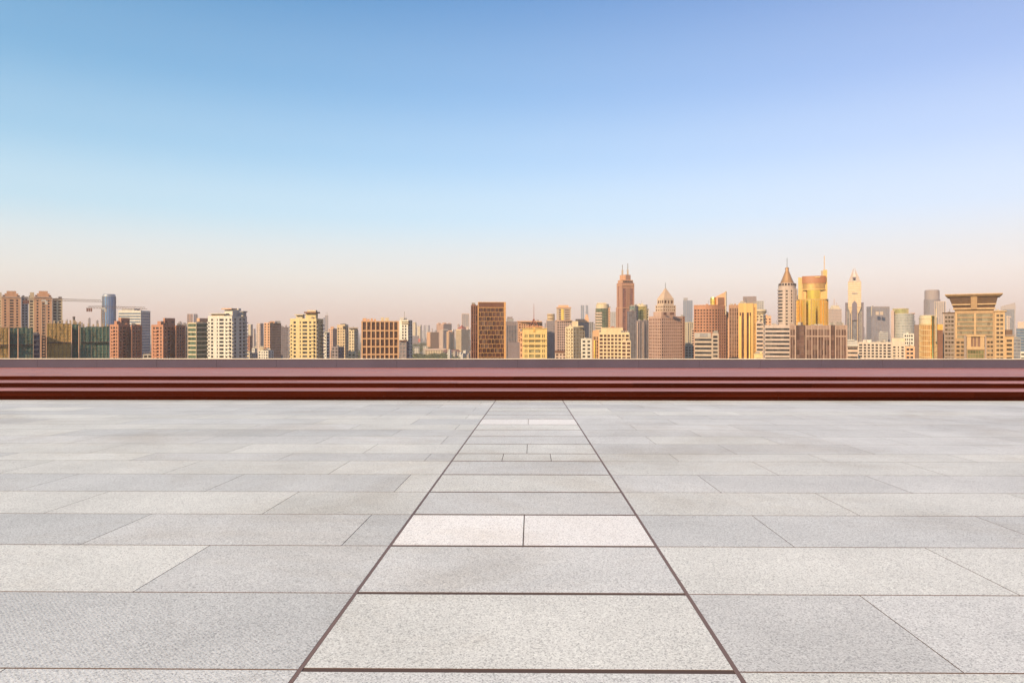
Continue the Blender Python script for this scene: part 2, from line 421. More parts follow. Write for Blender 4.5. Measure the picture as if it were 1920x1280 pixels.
def inset(poly, d):
    out = []; n = len(poly)
    for i in range(n):
        a, b, c = poly[i - 1], poly[i], poly[(i + 1) % n]
        t1 = (b - a).normalized(); t2 = (c - b).normalized()
        n1 = Vector((-t1.y, t1.x)); n2 = Vector((-t2.y, t2.x))
        den = 1 + n1.dot(n2); out.append(b + (n1 + n2) * (d / max(.2, den)))
    return out
roof_m = wall((.30, .28, .27), .9); steel = wall((.35, .33, .32), .5, metal=.6)

def far(D): return D if D < 1250 else 1250 + (D - 1250) * 1.8
class Bld:
    def __init__(s, name, label, px, D, rot=0.0, cat='building', group=None):
        D = far(D); s.D = D; r = ray(px); s.C = r * D
        s.u = r.normalized(); s.u.rotate(Matrix.Rotation(rot, 2)); s.r = Vector((s.u.y, -s.u.x))
        s.o = bpy.data.objects.new(name, None); col.objects.link(s.o); s.o.location = (s.C.x, s.C.y, 0)
        s.o.empty_display_size = 5
        tag(s.o, label, cat, group)
    def z(s, py, off=0): return EYE + (HY - py) / F * (s.C + s.u * off).y
    def m(s, npx): return npx * s.D / F
    def fp(s, xl, xr, off=0, depth=18):
        p = s.C + s.u * off; A, B = hit(xl, p, s.r), hit(xr, p, s.r)
        return [A, B, B + s.u * depth, A + s.u * depth]
    def f2(s, xl, xm, xr, a=35, D=None):
        c = ray(xm) * (far(D) if D else s.D); u = c.normalized(); r = Vector((u.y, -u.x)); a = R(a)
        dl = -math.cos(a) * r + math.sin(a) * u; dr = math.sin(a) * r + math.cos(a) * u
        Lp, Rp = hit(xl, c, dl), hit(xr, c, dr)
        return [Lp, c, Rp, Rp + Lp - c]
    def fc(s, xl, xr, off=0, n=28, D=None):
        xm = (xl + xr) / 2; cs = 1 / math.sqrt(1 + ray(xm).x ** 2)
        rad = (xr - xl) / 2 * s.D / F * cs; c = ray(xm) * (s.D + off) + s.u * rad
        s.cc, s.rad = c, rad
        return [c + Vector((math.cos(2 * math.pi * k / n), math.sin(2 * math.pi * k / n))) * rad for k in range(n)]
    def tower(s, poly, z1, wm, gm, st, z0=0.0, roof=True, parent=None, pname='wall'):
        n = len(poly); ym = min(p.y for p in poly)
        zlo = max(z0, min(EYE - .06 * ym - 5, z1 - 6)); mb = MB(); gb = MB()
        if not isinstance(st, list): st = [st] * n
        st = st + [None] * (n - len(st))
        for i in range(n):
            a, b = poly[i], poly[(i + 1) % n]; S = st[i]
            if zlo > z0: mb.quad((a.x, a.y, z0), (b.x, b.y, z0), (b.x, b.y, zlo), (a.x, a.y, zlo))
            if S is None: mb.quad((a.x, a.y, zlo), (b.x, b.y, zlo), (b.x, b.y, z1), (a.x, a.y, z1))
            else: facade(mb, a, b, zlo, z1, S)
        o = mb.build(pname, wm, s.o)
        ip = inset(poly, .43)
        gb.prism(ip, zlo, z1 - .5, cap=False); g = gb.build('windows', gm, s.o, 'stuff'); g.parent = o
        if roof:
            MB().ngon([(p.x, p.y, z1 - .45) for p in inset(poly, .05)]).build('roof', roof_m, s.o)
            if z0 < 1 and s.D < 1240:
                c = sum(poly, Vector((0, 0))) / n; rr = random.Random(int(c.x * 7 + c.y)); base = z1 - .45
                for _ in range(rr.randint(2, 4)):
                    e = poly[rr.randrange(n)]; q = c.lerp(e, rr.uniform(.15, .6)); w, d_, h = rr.uniform(.6, 1.6), rr.uniform(.6, 1.4), rr.uniform(.9, 2.6)
                    MB().prism([q - s.r * w - s.u * d_, q + s.r * w - s.u * d_, q + s.r * w + s.u * d_, q - s.r * w + s.u * d_], base, base + h).build('roof_unit', rr.choice([roof_m, wm, steel]), s.o)
                if rr.random() < .4: MB().bar((*c, base), (*c, base + rr.uniform(3, 7)), .22).build('aerial', steel, s.o)
        return o
    def prism(s, name, poly, z0, z1, mat, poly2=None): return MB().prism(poly, z0, z1, poly2=poly2).build(name, mat, s.o)
    def bx(s, name, xl, xr, yt, yb, mat, off=0, depth=10):
        return s.prism(name, s.fp(xl, xr, off, depth), s.z(yb, off), s.z(yt, off), mat)
    def lathe(s, name, prof, mat, n=28, c=None, smooth=False):
        c = c or s.cc; return MB().lathe(c.x, c.y, prof, n).build(name, mat, s.o, smooth=smooth)
    def pole(s, name, px, yt, yb, w, mat, off=0):
        p = hit(px, s.C + s.u * off, s.r)
        MB().bar((p.x, p.y, s.z(yb, off)), (p.x, p.y, s.z(yt, off)), w).build(name, mat, s.o)
    def balconies(s, p0, p1, z1, fh, spans, dep, mat, name='balconies'):
        """slab and upstand on each floor over the given fractions of an edge"""
        L = (p1 - p0).length; t = (p1 - p0) / L; n = Vector((t.y, -t.x)); mb = MB()
        z = max(3.0, EYE - .06 * p0.y - 5); k = 0
        z = z1 - fh * int((z1 - z) / fh)
        while z < z1 - fh * .5:
            for a, b in spans:
                A, B = p0 + t * (a * L) + n * .08, p0 + t * (b * L) + n * .08
                mb.prism([A + n * dep, B + n * dep, B, A], z, z + .95)
            z += fh
        mb.build(name, mat, s.o, 'stuff')

# ---- colours (albedo)
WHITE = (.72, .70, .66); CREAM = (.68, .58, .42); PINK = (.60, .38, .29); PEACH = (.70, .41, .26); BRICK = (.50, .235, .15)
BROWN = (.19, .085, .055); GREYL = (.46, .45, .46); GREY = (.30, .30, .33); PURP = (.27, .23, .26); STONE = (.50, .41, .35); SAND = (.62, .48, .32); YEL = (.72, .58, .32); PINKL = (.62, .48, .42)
g_dark = glass((.022, .025, .032), curtain=.15); g_brown = glass((.055, .026, .02), curtain=.1); g_blue = glass((.06, .11, .19), var=.5, curtain=.05)
g_green = glass((.045, .075, .055), curtain=.05); g_grey = glass((.12, .13, .16), var=.5, curtain=.1); g_gold = glass((.95, .62, .16), rough=.22, metal=1.0, var=.12, curtain=0)
g_olive = glass((.17, .15, .085), curtain=.12); g_amber = glass((.34, .19, .07), rough=.2, metal=.3, var=.5, curtain=.1)
w_white, w_cream, w_pink, w_peach, w_brick, w_brown = wall(WHITE), wall(CREAM), wall(PINK), wall(PEACH), wall(BRICK), wall(BROWN)
w_greyl, w_grey, w_purp, w_stone, w_sand, w_yel, w_pinkl = wall(GREYL), wall(GREY), wall(PURP), wall(STONE), wall(SAND), wall(YEL), wall(PINKL)
steel = wall((.35, .33, .32), .5, metal=.6); dark_m = wall((.06, .05, .055), .6)

# ---- 1, 2 twin apartment towers with stepped crowns, far left
def stepped_tower(label, xs, D, ys, wing):
    b = Bld('apartment_tower', label, xs[2], D, cat='tower')
    x0, x1, x2 = xs[0], xs[1], xs[2]                 # left face, corner, right end of front
    poly = b.f2(x0, x1, x2, 70)
    poly = b.fp(x1, x2, 0, 20); side = b.fp(x0, x1, 1.2, 18)
    pat = [(1.2, 's'), (.9, 'w'), (1.6, 's'), (.9, 'w'), (.9, 'w'), (1.2, 's'), (.9, 'w'), (1.2, 's')]
    b.tower(poly, b.z(ys[0]), w_peach, g_dark, [W(fh=2.6, sp=.45, pat=pat, tb=2.5), W(3, .4, fh=2.6)])
    b.tower(side, b.z(ys[0] + 1, 1.2), w_cream, g_dark, [W(2.6, .38, fh=2.6, sp=.5, tb=3)])  # cream instead of peach: sunlight on the left side put into colour
    w = x2 - x1
    b.bx('crown', x1 + w * .04, x2 - w * .04, ys[0] - 3.5, ys[0] + .2, w_peach, 1.0, 16)
    b.bx('crown', x1 + w * .15, x2 - w * .13, ys[0] - 6.5, ys[0] - 3.4, w_peach, 1.8, 14)
    b.bx('crown', x1 + w * .26, x2 - w * .24, ys[0] - 11, ys[0] - 6.4, w_peach, 2.6, 12)
    b.bx('cornice', x1 - .6, x2 + .6, ys[0] - .3, ys[0] + 1.2, w_pinkl, -.5, 21)
    for f in (.12, .86): b.bx('vent', x1 + w * (f - .05), x1 + w * (f + .05), ys[0] - 3, ys[0] - 1, dark_m, .8, 1)
    b.bx('crown', x0 + 2, x1 - .3, ys[0] - 8, ys[0] + 1.2, w_cream, 4.5, 10)
    if wing:
        wg = b.fp(*wing[:2], 2.0, 16); b.tower(wg, b.z(wing[2], 2), w_cream if wing[3] else w_greyl, g_dark, [W(2.3, .45, fh=2.6, sp=.45, tb=1.5)])
        b.bx('coping', wing[0] + .2, wing[1] + .6, wing[2] - 1, wing[2], w_stone, 1.6, 17)
    return b
stepped_tower('peach apartment tower with stepped crown at the left edge behind green netting', (-8, 3, 39), 640, (557, ), (40, 53, 557, 0))
stepped_tower('peach apartment tower with stepped crown and cream side wing behind the tall crane mast', (54, 64, 97.5), 600, (557, ), (98.2, 117, 560, 1))

# ---- 3, 5 buildings wrapped in scaffolding and netting
def netting(c):
    m, nt, b = new_mat('scaffold_net')
    g = N(nt, 'ShaderNodeNewGeometry'); nz = N(nt, 'ShaderNodeTexNoise', Scale=.22, Detail=6.0, Roughness=.7)
    bk = N(nt, 'ShaderNodeTexNoise', Scale=2.2, Detail=2.0)
    nt.links.new(g.outputs['Position'], nz.inputs['Vector']); nt.links.new(g.outputs['Position'], bk.inputs['Vector'])
    ad = N(nt, 'ShaderNodeMath', operation='ADD'); nt.links.new(nz.outputs[0], ad.inputs[0]); nt.links.new(bk.outputs[0], ad.inputs[1])
    ad2 = N(nt, 'ShaderNodeMath', operation='MULTIPLY'); ad2.inputs[1].default_value = .5; nt.links.new(ad.outputs[0], ad2.inputs[0])
    rp = N(nt, 'ShaderNodeValToRGB'); e = rp.color_ramp.elements
    e[0].position = .36; e[0].color = c4(scale_c(c, .5)); e[1].position = .64; e[1].color = c4(scale_c(c, 1.35))
    nt.links.new(ad2.outputs[0], rp.inputs[0]); nt.links.new(rp.outputs[0], b.inputs['Base Color']); b.inputs['Roughness'].default_value = .9
    return m
net_y, net_g = netting((.40, .26, .09)), netting((.055, .13, .11))
pole_m = wall((.30, .24, .17), .6)
def scaffolded(label, D, faces, masts, fan, ytop, stubs):
    b = Bld('scaffolded_building', label, (faces[0][0] + faces[-1][1]) / 2, D)
    for xl, xr, yt, mat, off in faces:
        p = b.fp(xl, xr, off, 14); zt = b.z(yt, off); zl = EYE - .07 * D
        b.prism('concrete_frame', b.fp(xl + .6, xr - .6, off + 1.2, 12), 0, zt - 2.5, w_stone)
        A, B = p[0], p[1]; L = (B - A).length; t = (B - A) / L; n = Vector((t.y, -t.x))
        k = 0; nw = max(1, round(L / 3.0)); z = zt
        while z > zl:                                  # each sheet of net, sagging a little between its ties
            for q in range(nw):
                mb = MB(); a0, a1 = q / nw * L, (q + 1) / nw * L; h = 4.0; nn = 3
                zz = z - (random.uniform(0, .9) if z == zt else 0)
                pts = [[A + t * (a0 + (a1 - a0) * i / nn) + n * (.12 * math.sin(math.pi * i / nn) * random.uniform(-1, 1)) for i in range(nn + 1)] for _ in range(2)]
                for i in range(nn):
                    mb.quad((*pts[0][i], z - h), (*pts[0][i + 1], z - h), (*pts[1][i + 1], zz), (*pts[1][i], zz))
                mb.build('net_sheet', mat, b.o)
            z -= 4.0
        mb = MB(); q = 0.0                              # poles outside the net
        while q <= L + .1:
            P = A + t * q + n * .3; mb.bar((*P, zl), (*P, zt + random.uniform(.2, 1.3)), .12); q += 2.0
        z = zt - .3
        while z > zl:
            P, Q = A + n * .35, B + n * .35; mb.bar((*P, z), (*Q, z), .1); z -= 1.9
        q = 0.0
        while q < L - 6:
            z = zt - 1
            while z > zl + 8: mb.bar((*(A + t * q + n * .4), z - 8), (*(A + t * (q + 4) + n * .4), z), .09); mb.bar((*(A + t * (q + 4) + n * .42), z - 8), (*(A + t * q + n * .42), z), .09); z -= 8
            q += 5
        mb.build('scaffold_poles', pole_m, b.o, 'stuff')
        mb = MB()
        for q in range(6):
            P = A + b.u * 3 + t * (L * (q + .5) / 6)
            if random.random() < stubs: mb.prism([P, P + t * .9, P + t * .9 + b.u * .9, P + b.u * .9], zt - 3, zt + random.uniform(.4, 2.6))
        if mb.v: mb.build('column_stubs', w_sand, b.o, 'stuff')
        zf = b.z(fan, off)
        MB().prism([A + n * 1.6, B + n * 1.6, B + n * .5, A + n * .5], zf - .5, zf).build('catch_fan', dark_m, b.o)
    for x in masts: b.pole('hoist_mast', x, ytop + 4, 720, .4, w_pink, -1.5)
    return b
scaffolded('low green and ochre netted scaffold block at the left edge', 400, [(-30, 17, 614, net_y, 0), (17.3, 62, 613, net_g, 2.5)], (17.2, 34), 646, 612, 0)
scaffolded('wide scaffold block with ochre and dark green netting and bare concrete columns on top', 430, [(88, 134, 606, net_y, 0), (135, 150, 606, net_g, 3), (150.5, 205, 611, net_g, 1)], (134.4, 148), 641, 606, .75)
b = Bld('office_block', 'narrow navy office block between the two netted scaffold blocks', 68, 470); b.tower(b.fp(62.6, 75, 0, 14), b.z(626), wall((.07, .07, .12)), glass((.02, .025, .06), var=.5, curtain=.05), [BD(3.4, .3)])

# ---- cranes
def crane(label, D, xm, yj, ytip, xl, xr, ybase, cw_left=True):
    b = Bld('tower_crane', label, xm, D, cat='crane'); p = b.C; mm = wall((.30, .22, .19), .5)
    w = .85; mb = MB(); z0, z1 = b.z(ybase), b.z(yj)
    cs = [p + b.r * sx * w + b.u * sy * w for sx, sy in ((-1, -1), (1, -1), (1, 1), (-1, 1))]
    for c in cs: mb.bar((*c, z0 - 20), (*c, z1), .3)
    z = z0 - 20; k = 0
    while z < z1 - 1.7:
        for i in range(4):
            a, c = (cs[i], cs[(i + 1) % 4]) if k % 2 else (cs[(i + 1) % 4], cs[i]); mb.bar((*a, z), (*c, z + 1.7), .2)
        z += 1.7; k += 1
    mb.build('mast', mm, b.o)
    for nm, xa, xb in (('jib', xm, xr), ('counter_jib', xm, xl)):
        A, B = hit(xa, p, b.r), hit(xb, p, b.r); L = (B - A).length; t = (B - A) / L; mb = MB(); h = 1.5
        mb.bar((*(A + b.u * .6), z1), (*(B + b.u * .6), z1), .22); mb.bar((*(A - b.u * .6), z1), (*(B - b.u * .6), z1), .22)
        mb.bar((*A, z1 + h), (*(B - t * 1), z1 + h * .7), .2)
        q = 0.0
        while q < L - 1.6:
            mb.bar((*(A + t * q - b.u * .6), z1), (*(A + t * (q + .8)), z1 + h), .1); mb.bar((*(A + t * (q + .8)), z1 + h), (*(A + t * (q + 1.6) - b.u * .6), z1), .1); q += 1.6
        mb.build(nm, mm, b.o)
        if nm == 'counter_jib':
            for q in range(3): Q = B - t * (.3 + 1.1 * q); MB().prism([Q - b.u * .7, Q + b.r * .9 - b.u * .7, Q + b.r * .9 + b.u * .7, Q + b.u * .7], z1 - 2.2, z1 + .1).build('counterweight', wall((.25, .12, .10)), b.o)
    ap = z1 + b.m(ytip); mb = MB()
    for c in cs: mb.bar((*c, z1), (*p, ap), .2)
    mb.build('apex', mm, b.o)
    for x in (xl + (xm - xl) * .15, xm + (xr - xm) * .55): MB().bar((*p, ap), (*hit(x, p, b.r), z1 + .9), .1).build('tie_bar', mm, b.o)
    MB().prism([p - b.u * 1.9 + b.r * .6, p - b.u * 1.9 + b.r * 2.0, p + b.r * 2.0 - b.u * .5, p + b.r * .6 - b.u * .5], z1 - 2.4, z1 - .3).build('cab', w_white, b.o)
    MB().prism([p - b.u * 1.2 - b.r * 1.2, p - b.u * 1.2 + b.r * 1.2, p + b.u * 1.2 + b.r * 1.2, p + b.u * 1.2 - b.r * 1.2], z1 - .5, z1 + .5).build('slewing_ring', w_white, b.o)
crane('tower crane with long lattice jib in front of the peach apartment tower', 425, 82, 563.5, 4, 42, 193, 672)
crane('smaller tower crane with thin jib standing before the blue glass tower', 445, 193, 578, 4, 161, 276, 612)
crane_stub = Bld('hoist_head', 'small dark hoist head poking above the wide scaffold block', 138.5, 436, cat='hoist')
crane_stub.pole('mast', 138.5, 595, 618, .9, dark_m); crane_stub.bx('head', 136, 141, 593.5, 596, dark_m, -.4, 1)

# ---- 7 blue tower, 9 office, 8/10 brick flats
b = Bld('glass_tower', 'rounded blue glass tower far behind the cranes', 204, 1240, cat='tower')
p = b.fc(191.5, 217.5, n=22); b.tower(p, b.z(555), w_greyl, glass((.10, .24, .50), rough=.25, metal=.5, var=.3, curtain=0), [FN(9, .93, 4, .04, tb=1, cw=0, po=.3)] * 22)
b.lathe('crown', [(b.rad * .97, b.z(555)), (b.rad * .95, b.z(552)), (b.rad * .86, b.z(551))], glass((.25, .28, .34), .3, .4, .3, 0))
b = Bld('office_block', 'white and blue banded office block behind the brick flats at left', 264, 1000)
p = b.f2(222, 264, 282, 28); b.tower(p, b.z(582), w_white, g_blue, [BD(4.2, .5, tb=3.5), BD(4.2, .18, tb=3)])
b.prism('plant_room', b.f2(228, 252, 262, 28, 1010), b.z(582), b.z(578), w_greyl)
def brick_flats(label, xl, xm, xr, D, core, ys, a=38):
    b = Bld('apartment_block', label, xm, D)
    xs_ = xm + (xr - xm) * .5; p = b.f2(xl, xm, xs_, a); zt = b.z(ys[1])
    p2 = b.f2(xs_ + 1.2, xs_ + 3, xr, a, D + 9); pt2 = [(.6, 's'), (.9, 'w'), (.6, 's'), (.9, 'w'), (.5, 's'), (1.3, 'w'), (.6, 's')]
    b.tower(p2, b.z(ys[1] + 1.2, 9), w_brick, g_dark, [W(4, .3, fh=3), W(fh=3, sp=.42, pat=pt2, tb=2)]); b.balconies(p2[1], p2[2], zt - 4, 3.0, [(.68, .9)], 1.2, w_brick)
    b.prism('slot', b.f2(xs_ - 2, xs_ + .6, xs_ + 4, a, D + 14), 0, zt - 2, w_purp)  # mauve fill, with the shade of the recess put into its colour
    pat = [(1, 's'), (1, 'w'), (.7, 's'), (1.6, 'w'), (.9, 's'), (.8, 'w'), (.9, 's')]
    b.tower(p, zt, w_brick, g_dark, [W(fh=3, sp=.45, pat=pat, tb=2.2), W(fh=3, sp=.45, pat=pat, tb=2.2)])
    b.balconies(p[0], p[1], zt - 3, 3.0, [(.27, .52)], 1.1, w_brick); b.balconies(p[1], p[2], zt - 3, 3.0, [(.14, .26), (.64, .76)], 1.1, w_brick)
    q = b.f2(core[0], core[1], core[2], a, D + 8); b.tower(q, b.z(ys[0], 8), w_brick, g_dark, [W(5, .25, fh=3.2, sp=.7, tb=3), W(5, .25, fh=3.2, sp=.7, tb=3)], z0=zt - 3)
    for i, (t0, t1) in enumerate(((.05, .3), (.7, .95))):
        A = p[1].lerp(p[2], t0) + (p[0] - p[1]) * .25; B = p[1].lerp(p[2], t1) + (p[0] - p[1]) * .25; d = (p[0] - p[1]) * .3
        MB().prism([A, B, B + d, A + d], zt - .5, zt + 3).build('stair_head', w_brick, b.o)
    return b
brick_flats('red brick apartment block with square roof core right of the dark netting', 206, 222, 266, 600, (222, 227, 243), (595.5, 608))
brick_flats('red brick apartment block with tall roof core beside the green banded office', 284, 306, 348, 600, (306, 309, 328), (596, 608.5))
b = Bld('small_block', 'low white block at the foot of the blue banded office', 276, 640); b.tower(b.fp(268, 286, 0, 12), b.z(664), w_white, g_dark, [W(3, .6)])
b = Bld('office_block', 'green glass office with cream bands left of the white tower', 368, 580)
p = b.f2(352, 368, 390, 50); b.tower(p, b.z(604.5), w_cream, g_green, [BD(3.7, .28, tb=1), BD(3.7, .28, tb=1)])
b.prism('roof_box', b.f2(369, 374, 391, 50, 590), b.z(604.5) - .6, b.z(596), w_peach)
b = Bld('office_slab', 'thin pale glass slab squeezed left of the green banded office', 350, 640); b.tower(b.fp(347, 353, 0, 14), b.z(610), w_greyl, g_grey, [FN(2)])

# ---- 13 white tower, 16 yellow tower
def canopy_tower(label, xl, xm, xr, D, yt, wl, wr, crown, a, patl):
    b = Bld('apartment_tower', label, xm, D, cat='tower')
    p = b.f2(xl, xm, xr, a); zt = b.z(yt)
    o = b.tower(p, zt, wl, g_dark, [W(fh=3.0, sp=.48, pat=patl, tb=2.4), W(fh=3.0, sp=.45, pat=[(.8, 's'), (.7, 'w'), (1.2, 's'), (.8, 'w'), (.6, 's'), (.8, 'w'), (.7, 's')], tb=2)])
    b.balconies(p[0], p[1], zt - 3, 3.0, [(0, .05), (.80, .92)], 1.2, wl); b.balconies(p[1], p[2], zt - 3, 3.0, [(.0, .12), (.8, 1)], 1.1, wr)  # right balconies take the greyer wr, which paints in that side's shade
    for nm, x0, x1, x2, y0, y1, dd, m in crown: b.prism(nm, b.f2(x0, x1, x2, a, D + dd), b.z(y1), b.z(y0), m)
    return b
PATA = [(1.6, 's'), (1.1, 'w'), (1.8, 's'), (.5, 'w'), (.8, 's'), (2.2, 'w'), (.9, 's'), (1.0, 'w'), (1.0, 's'), (1.0, 'w'), (.3, 's')]
canopy_tower('white apartment tower with flat canopy roofs left of the orange tower cluster', 390, 435, 463, 560, 592, w_white, w_greyl,
    [('canopy', 391, 424, 431, 587, 588.2, 3, w_white), ('canopy_wall', 396, 420, 426, 588, 592.4, 6, w_sand), ('penthouse', 421, 436, 446, 580, 592.4, 6, w_white), ('canopy', 415, 434, 445, 577.5, 579.6, 3, w_peach),
     ('lift_core', 443, 447, 452, 577, 592.4, 14, w_white), ('canopy', 449, 456, 464, 582.5, 584.5, 8, w_grey), ('penthouse', 452, 456, 462, 584.4, 592.4, 12, w_greyl)], 34, PATA)
canopy_tower('pale yellow apartment tower with balconies and raised flat roof canopy', 544, 593, 606, 560, 597, w_yel, w_grey,
    [('canopy', 552, 568, 573, 589, 590.5, 4, w_cream), ('canopy_wall', 555, 567, 571, 590.4, 597.4, 7, w_cream), ('penthouse', 573, 592, 596, 586, 597.4, 5, w_yel), ('canopy', 570, 592, 600, 584.2, 587, 2, w_brown), ('lift_core', 576, 592, 595, 581, 584.3, 6, w_cream)], 22, PATA)

# ---- 15..18 middle group
def simple(name, label, xl, xm, xr, D, yt, wm, gm, sl, sr=None, a=38, extra=(), cat='building', group=None):
    b = Bld(name, label, xm if xm else (xl + xr) / 2, D, cat=cat, group=group)
    p = b.f2(xl, xm, xr, a) if xm else b.fp(xl, xr, 0, 16)
    b.tower(p, b.z(yt), wm, gm, [sl, sr or sl])
    for nm, x0, x1, y0, y1, off, dep, m in extra: b.bx(nm, x0, x1, y0, y1, m, off, dep)
    return b
simple('apartment_tower', 'orange apartment tower with notched crown right of the white tower', 495, 506, 527, 900, 605, w_peach, g_dark, W(4, .3, fh=3.4), W(2.6, .5, fh=3.4),
    extra=[('crown', 506, 515, 602, 606, 5, 8, w_peach), ('crown', 516, 526, 601.5, 606, 7, 8, w_grey), ('vent', 508.5, 511.5, 604, 612, -.5, 3, dark_m)], cat='tower')
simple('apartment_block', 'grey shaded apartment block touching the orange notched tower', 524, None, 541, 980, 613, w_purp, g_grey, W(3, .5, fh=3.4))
simple('apartment_tower', 'pale pink slim tower left of the orange notched tower', 481, 488, 494, 1300, 606, w_pinkl, g_grey, W(4, .4, fh=3.5), cat='tower')
simple('low_block', 'low white flat roofed block at the foot of the orange notched tower', 484, 503, 513, 760, 657, w_white, g_dark, W(3, .4), extra=[('stair_head', 487, 494, 649, 657.5, 6, 6, w_cream), ('tank', 499, 504, 652, 657.5, 8, 5, w_grey)])
simple('low_block', 'low grey roofed house row right of the white tower', 464, 472, 483, 820, 662, w_greyl, g_dark, W(3, .4))
simple('apartment_block', 'small red block just right of the white tower', 464, 468, 473, 1050, 630, w_brick, g_dark, W(3, .35, fh=3.4))
simple('apartment_tower', 'hazy cream tower just right of the white tower', 465, 470, 474, 1700, 608, w_cream, g_grey, W(4, .3, fh=4), cat='tower')
simple('apartment_block', 'white striped slim block right of the yellow tower', 607.5, 612, 618, 700, 623, w_white, g_dark, W(3, .55, fh=3.2), extra=[('canopy', 607, 617, 621.5, 623, -1, 9, w_white)])
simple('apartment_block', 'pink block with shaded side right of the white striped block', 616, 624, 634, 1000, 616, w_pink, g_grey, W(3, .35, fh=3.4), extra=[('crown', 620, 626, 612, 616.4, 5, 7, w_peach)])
simple('apartment_tower', 'golden beige apartment tower left of the orange grid building', 632, 647, 653, 820, 608.5, w_sand, g_dark, W(3.2, .35, fh=3.4, sp=.55, tb=4), a=25, cat='tower', extra=[('vent', 643, 646, 611, 616, -1.2, 1, dark_m)])
simple('apartment_tower', 'cream tower with dark flat cap left of the orange grid building', 654, 664, 671, 760, 616, w_cream, g_dark, W(3, .25, fh=3.4, tb=3), a=28, cat='tower', extra=[('roof_cap', 652.5, 672, 613.5, 615.6, -2, 14, w_stone)])
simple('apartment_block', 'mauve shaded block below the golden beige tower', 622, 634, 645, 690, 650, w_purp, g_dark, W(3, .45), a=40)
simple('low_block', 'small cream flat roofed block left of the orange grid building', 652, None, 666.5, 600, 661, w_cream, g_dark, W(3, .35), extra=[('stair_head', 657, 664, 659, 661.4, 4, 4, w_cream)])

# ---- 19 orange grid building: each big window its own part
b = Bld('office_block', 'orange stone office block with a grid of tall dark windows', 712, 520)
p = b.fp(677.5, 748, 0, 20); zt = b.z(601.5); zb = 20.0
m19 = wall((.66, .40, .23)); A, B = p[0], p[1]; t = (B - A).normalized(); n = Vector((t.y, -t.x)); L = (B - A).length
rows = [(603.5, 618.5), (621, 633.5), (636, 648.5), (651, 663), (665.5, 678)]
colw = L / 8.35; mb = MB()
def P19(a, o, z): q = A + t * a + n * o; return (q.x, q.y, z)
xs = [L * .022 + colw * k + colw * .12 for k in range(8)]
edges = [0] + sum([[x, x + colw * .72] for x in xs], []) + [L]
for k in range(0, len(edges), 2): mb.prism([A + t * edges[k], A + t * edges[k + 1], A + t * edges[k + 1] - n * .9, A + t * edges[k] - n * .9], 0, zt)
ys = [601.5] + sum([list(r) for r in rows], []) + [700]
for k in range(0, len(ys), 2):
    z1, z0 = b.z(ys[k]) - .01, b.z(ys[k + 1]); mb.prism([A + n * -.12 + t * .02, B + n * -.12 - t * .02, B - n * .88 - t * .02, A - n * .88 + t * .02], z0, z1)
mb.build('wall', m19, b.o)
MB().prism([A - n * .95 + t * .05, B - n * .95 - t * .05, p[2] - t * .05, p[3] + t * .05], 0, zt - .4).build('core', m19, b.o)
for (yt, yb) in rows:
    z1, z0 = b.z(yt), b.z(yb)
    for x in xs:
        w = MB().quad(P19(x, -.75, z0), P19(x + colw * .72, -.75, z0), P19(x + colw * .72, -.75, z1), P19(x, -.75, z1)).build('window', g_brown, b.o)
        fb = MB()
        for f in (.33, .66): fb.prism([A + t * (x + colw * .72 * f - .06) - n * .5, A + t * (x + colw * .72 * f + .06) - n * .5, A + t * (x + colw * .72 * f + .06) - n * .74, A + t * (x + colw * .72 * f - .06) - n * .74], z0, z1)
        fb.prism([A + t * x - n * .45, A + t * (x + colw * .72) - n * .45, A + t * (x + colw * .72) - n * .74, A + t * x - n * .74], (z0 + z1) / 2 - .14, (z0 + z1) / 2 + .14)
        o = fb.build('frame', wall((.17, .09, .06)), None, org=tuple(b.o.location)); o.parent = w; o.location = (0, 0, 0)
for x0, x1, y0 in ((680, 687, 596.5), (688, 693, 598), (695, 699, 597), (701, 705, 598), (714, 720, 595), (722, 729, 595.5)): b.bx('plant_box', x0, x1, y0, 602, w_cream if x0 > 710 else w_peach, 5, 6)

# ---- 20 white office with antenna, 21
b = Bld('office_tower', 'white office tower with roof lantern and antenna right of the orange grid building', 760, 800, cat='tower')
p = b.f2(749, 765, 773, 30); b.tower(p, b.z(600), w_white, g_dark, [W(fh=3.6, sp=.4, pat=[(2, 's'), (1.2, 'w'), (.8, 's'), (1.2, 'w'), (1.2, 's')], tb=6), W(4, .4, fh=3.6, sp=.3)], )
for y in (601.5, 605): b.prism('ring_band', b.f2(751, 766, 770, 30, 797), b.z(y + 1.4), b.z(y), w_cream)
b.bx('lantern', 750, 757, 595, 600.4, w_white, 6, 6); b.bx('lantern', 757.5, 763, 596, 600.4, w_grey, 7, 6); b.pole('antenna', 758.5, 584, 597, .5, steel, 9)
simple('office_block', 'mauve block standing before the white office tower with antenna', 749, 762, 766, 640, 639, w_purp, g_grey, W(2.4, .5, fh=3.4, tb=2), a=20, extra=[('roof_cap', 749, 763, 637.8, 639.6, -1, 12, w_brown)])
simple('apartment_tower', 'slim cream tower right of the white office tower with antenna', 773.5, 779, 781, 2200, 604, w_cream, g_grey, W(4, .3, fh=4), a=20, cat='tower')
simple('apartment_tower', 'smaller slim cream tower left of the park trees', 783, 788, 790, 2300, 611.5, w_cream, g_grey, W(4, .3, fh=4), a=20, cat='tower')
simple('low_block', 'long mauve block above the park trees', 773, None, 786, 1900, 629.5, w_purp, g_grey, W(4, .4), extra=[('sign_board', 784, 788, 635, 641, -4, 2, wall((.6, .12, .08)))])

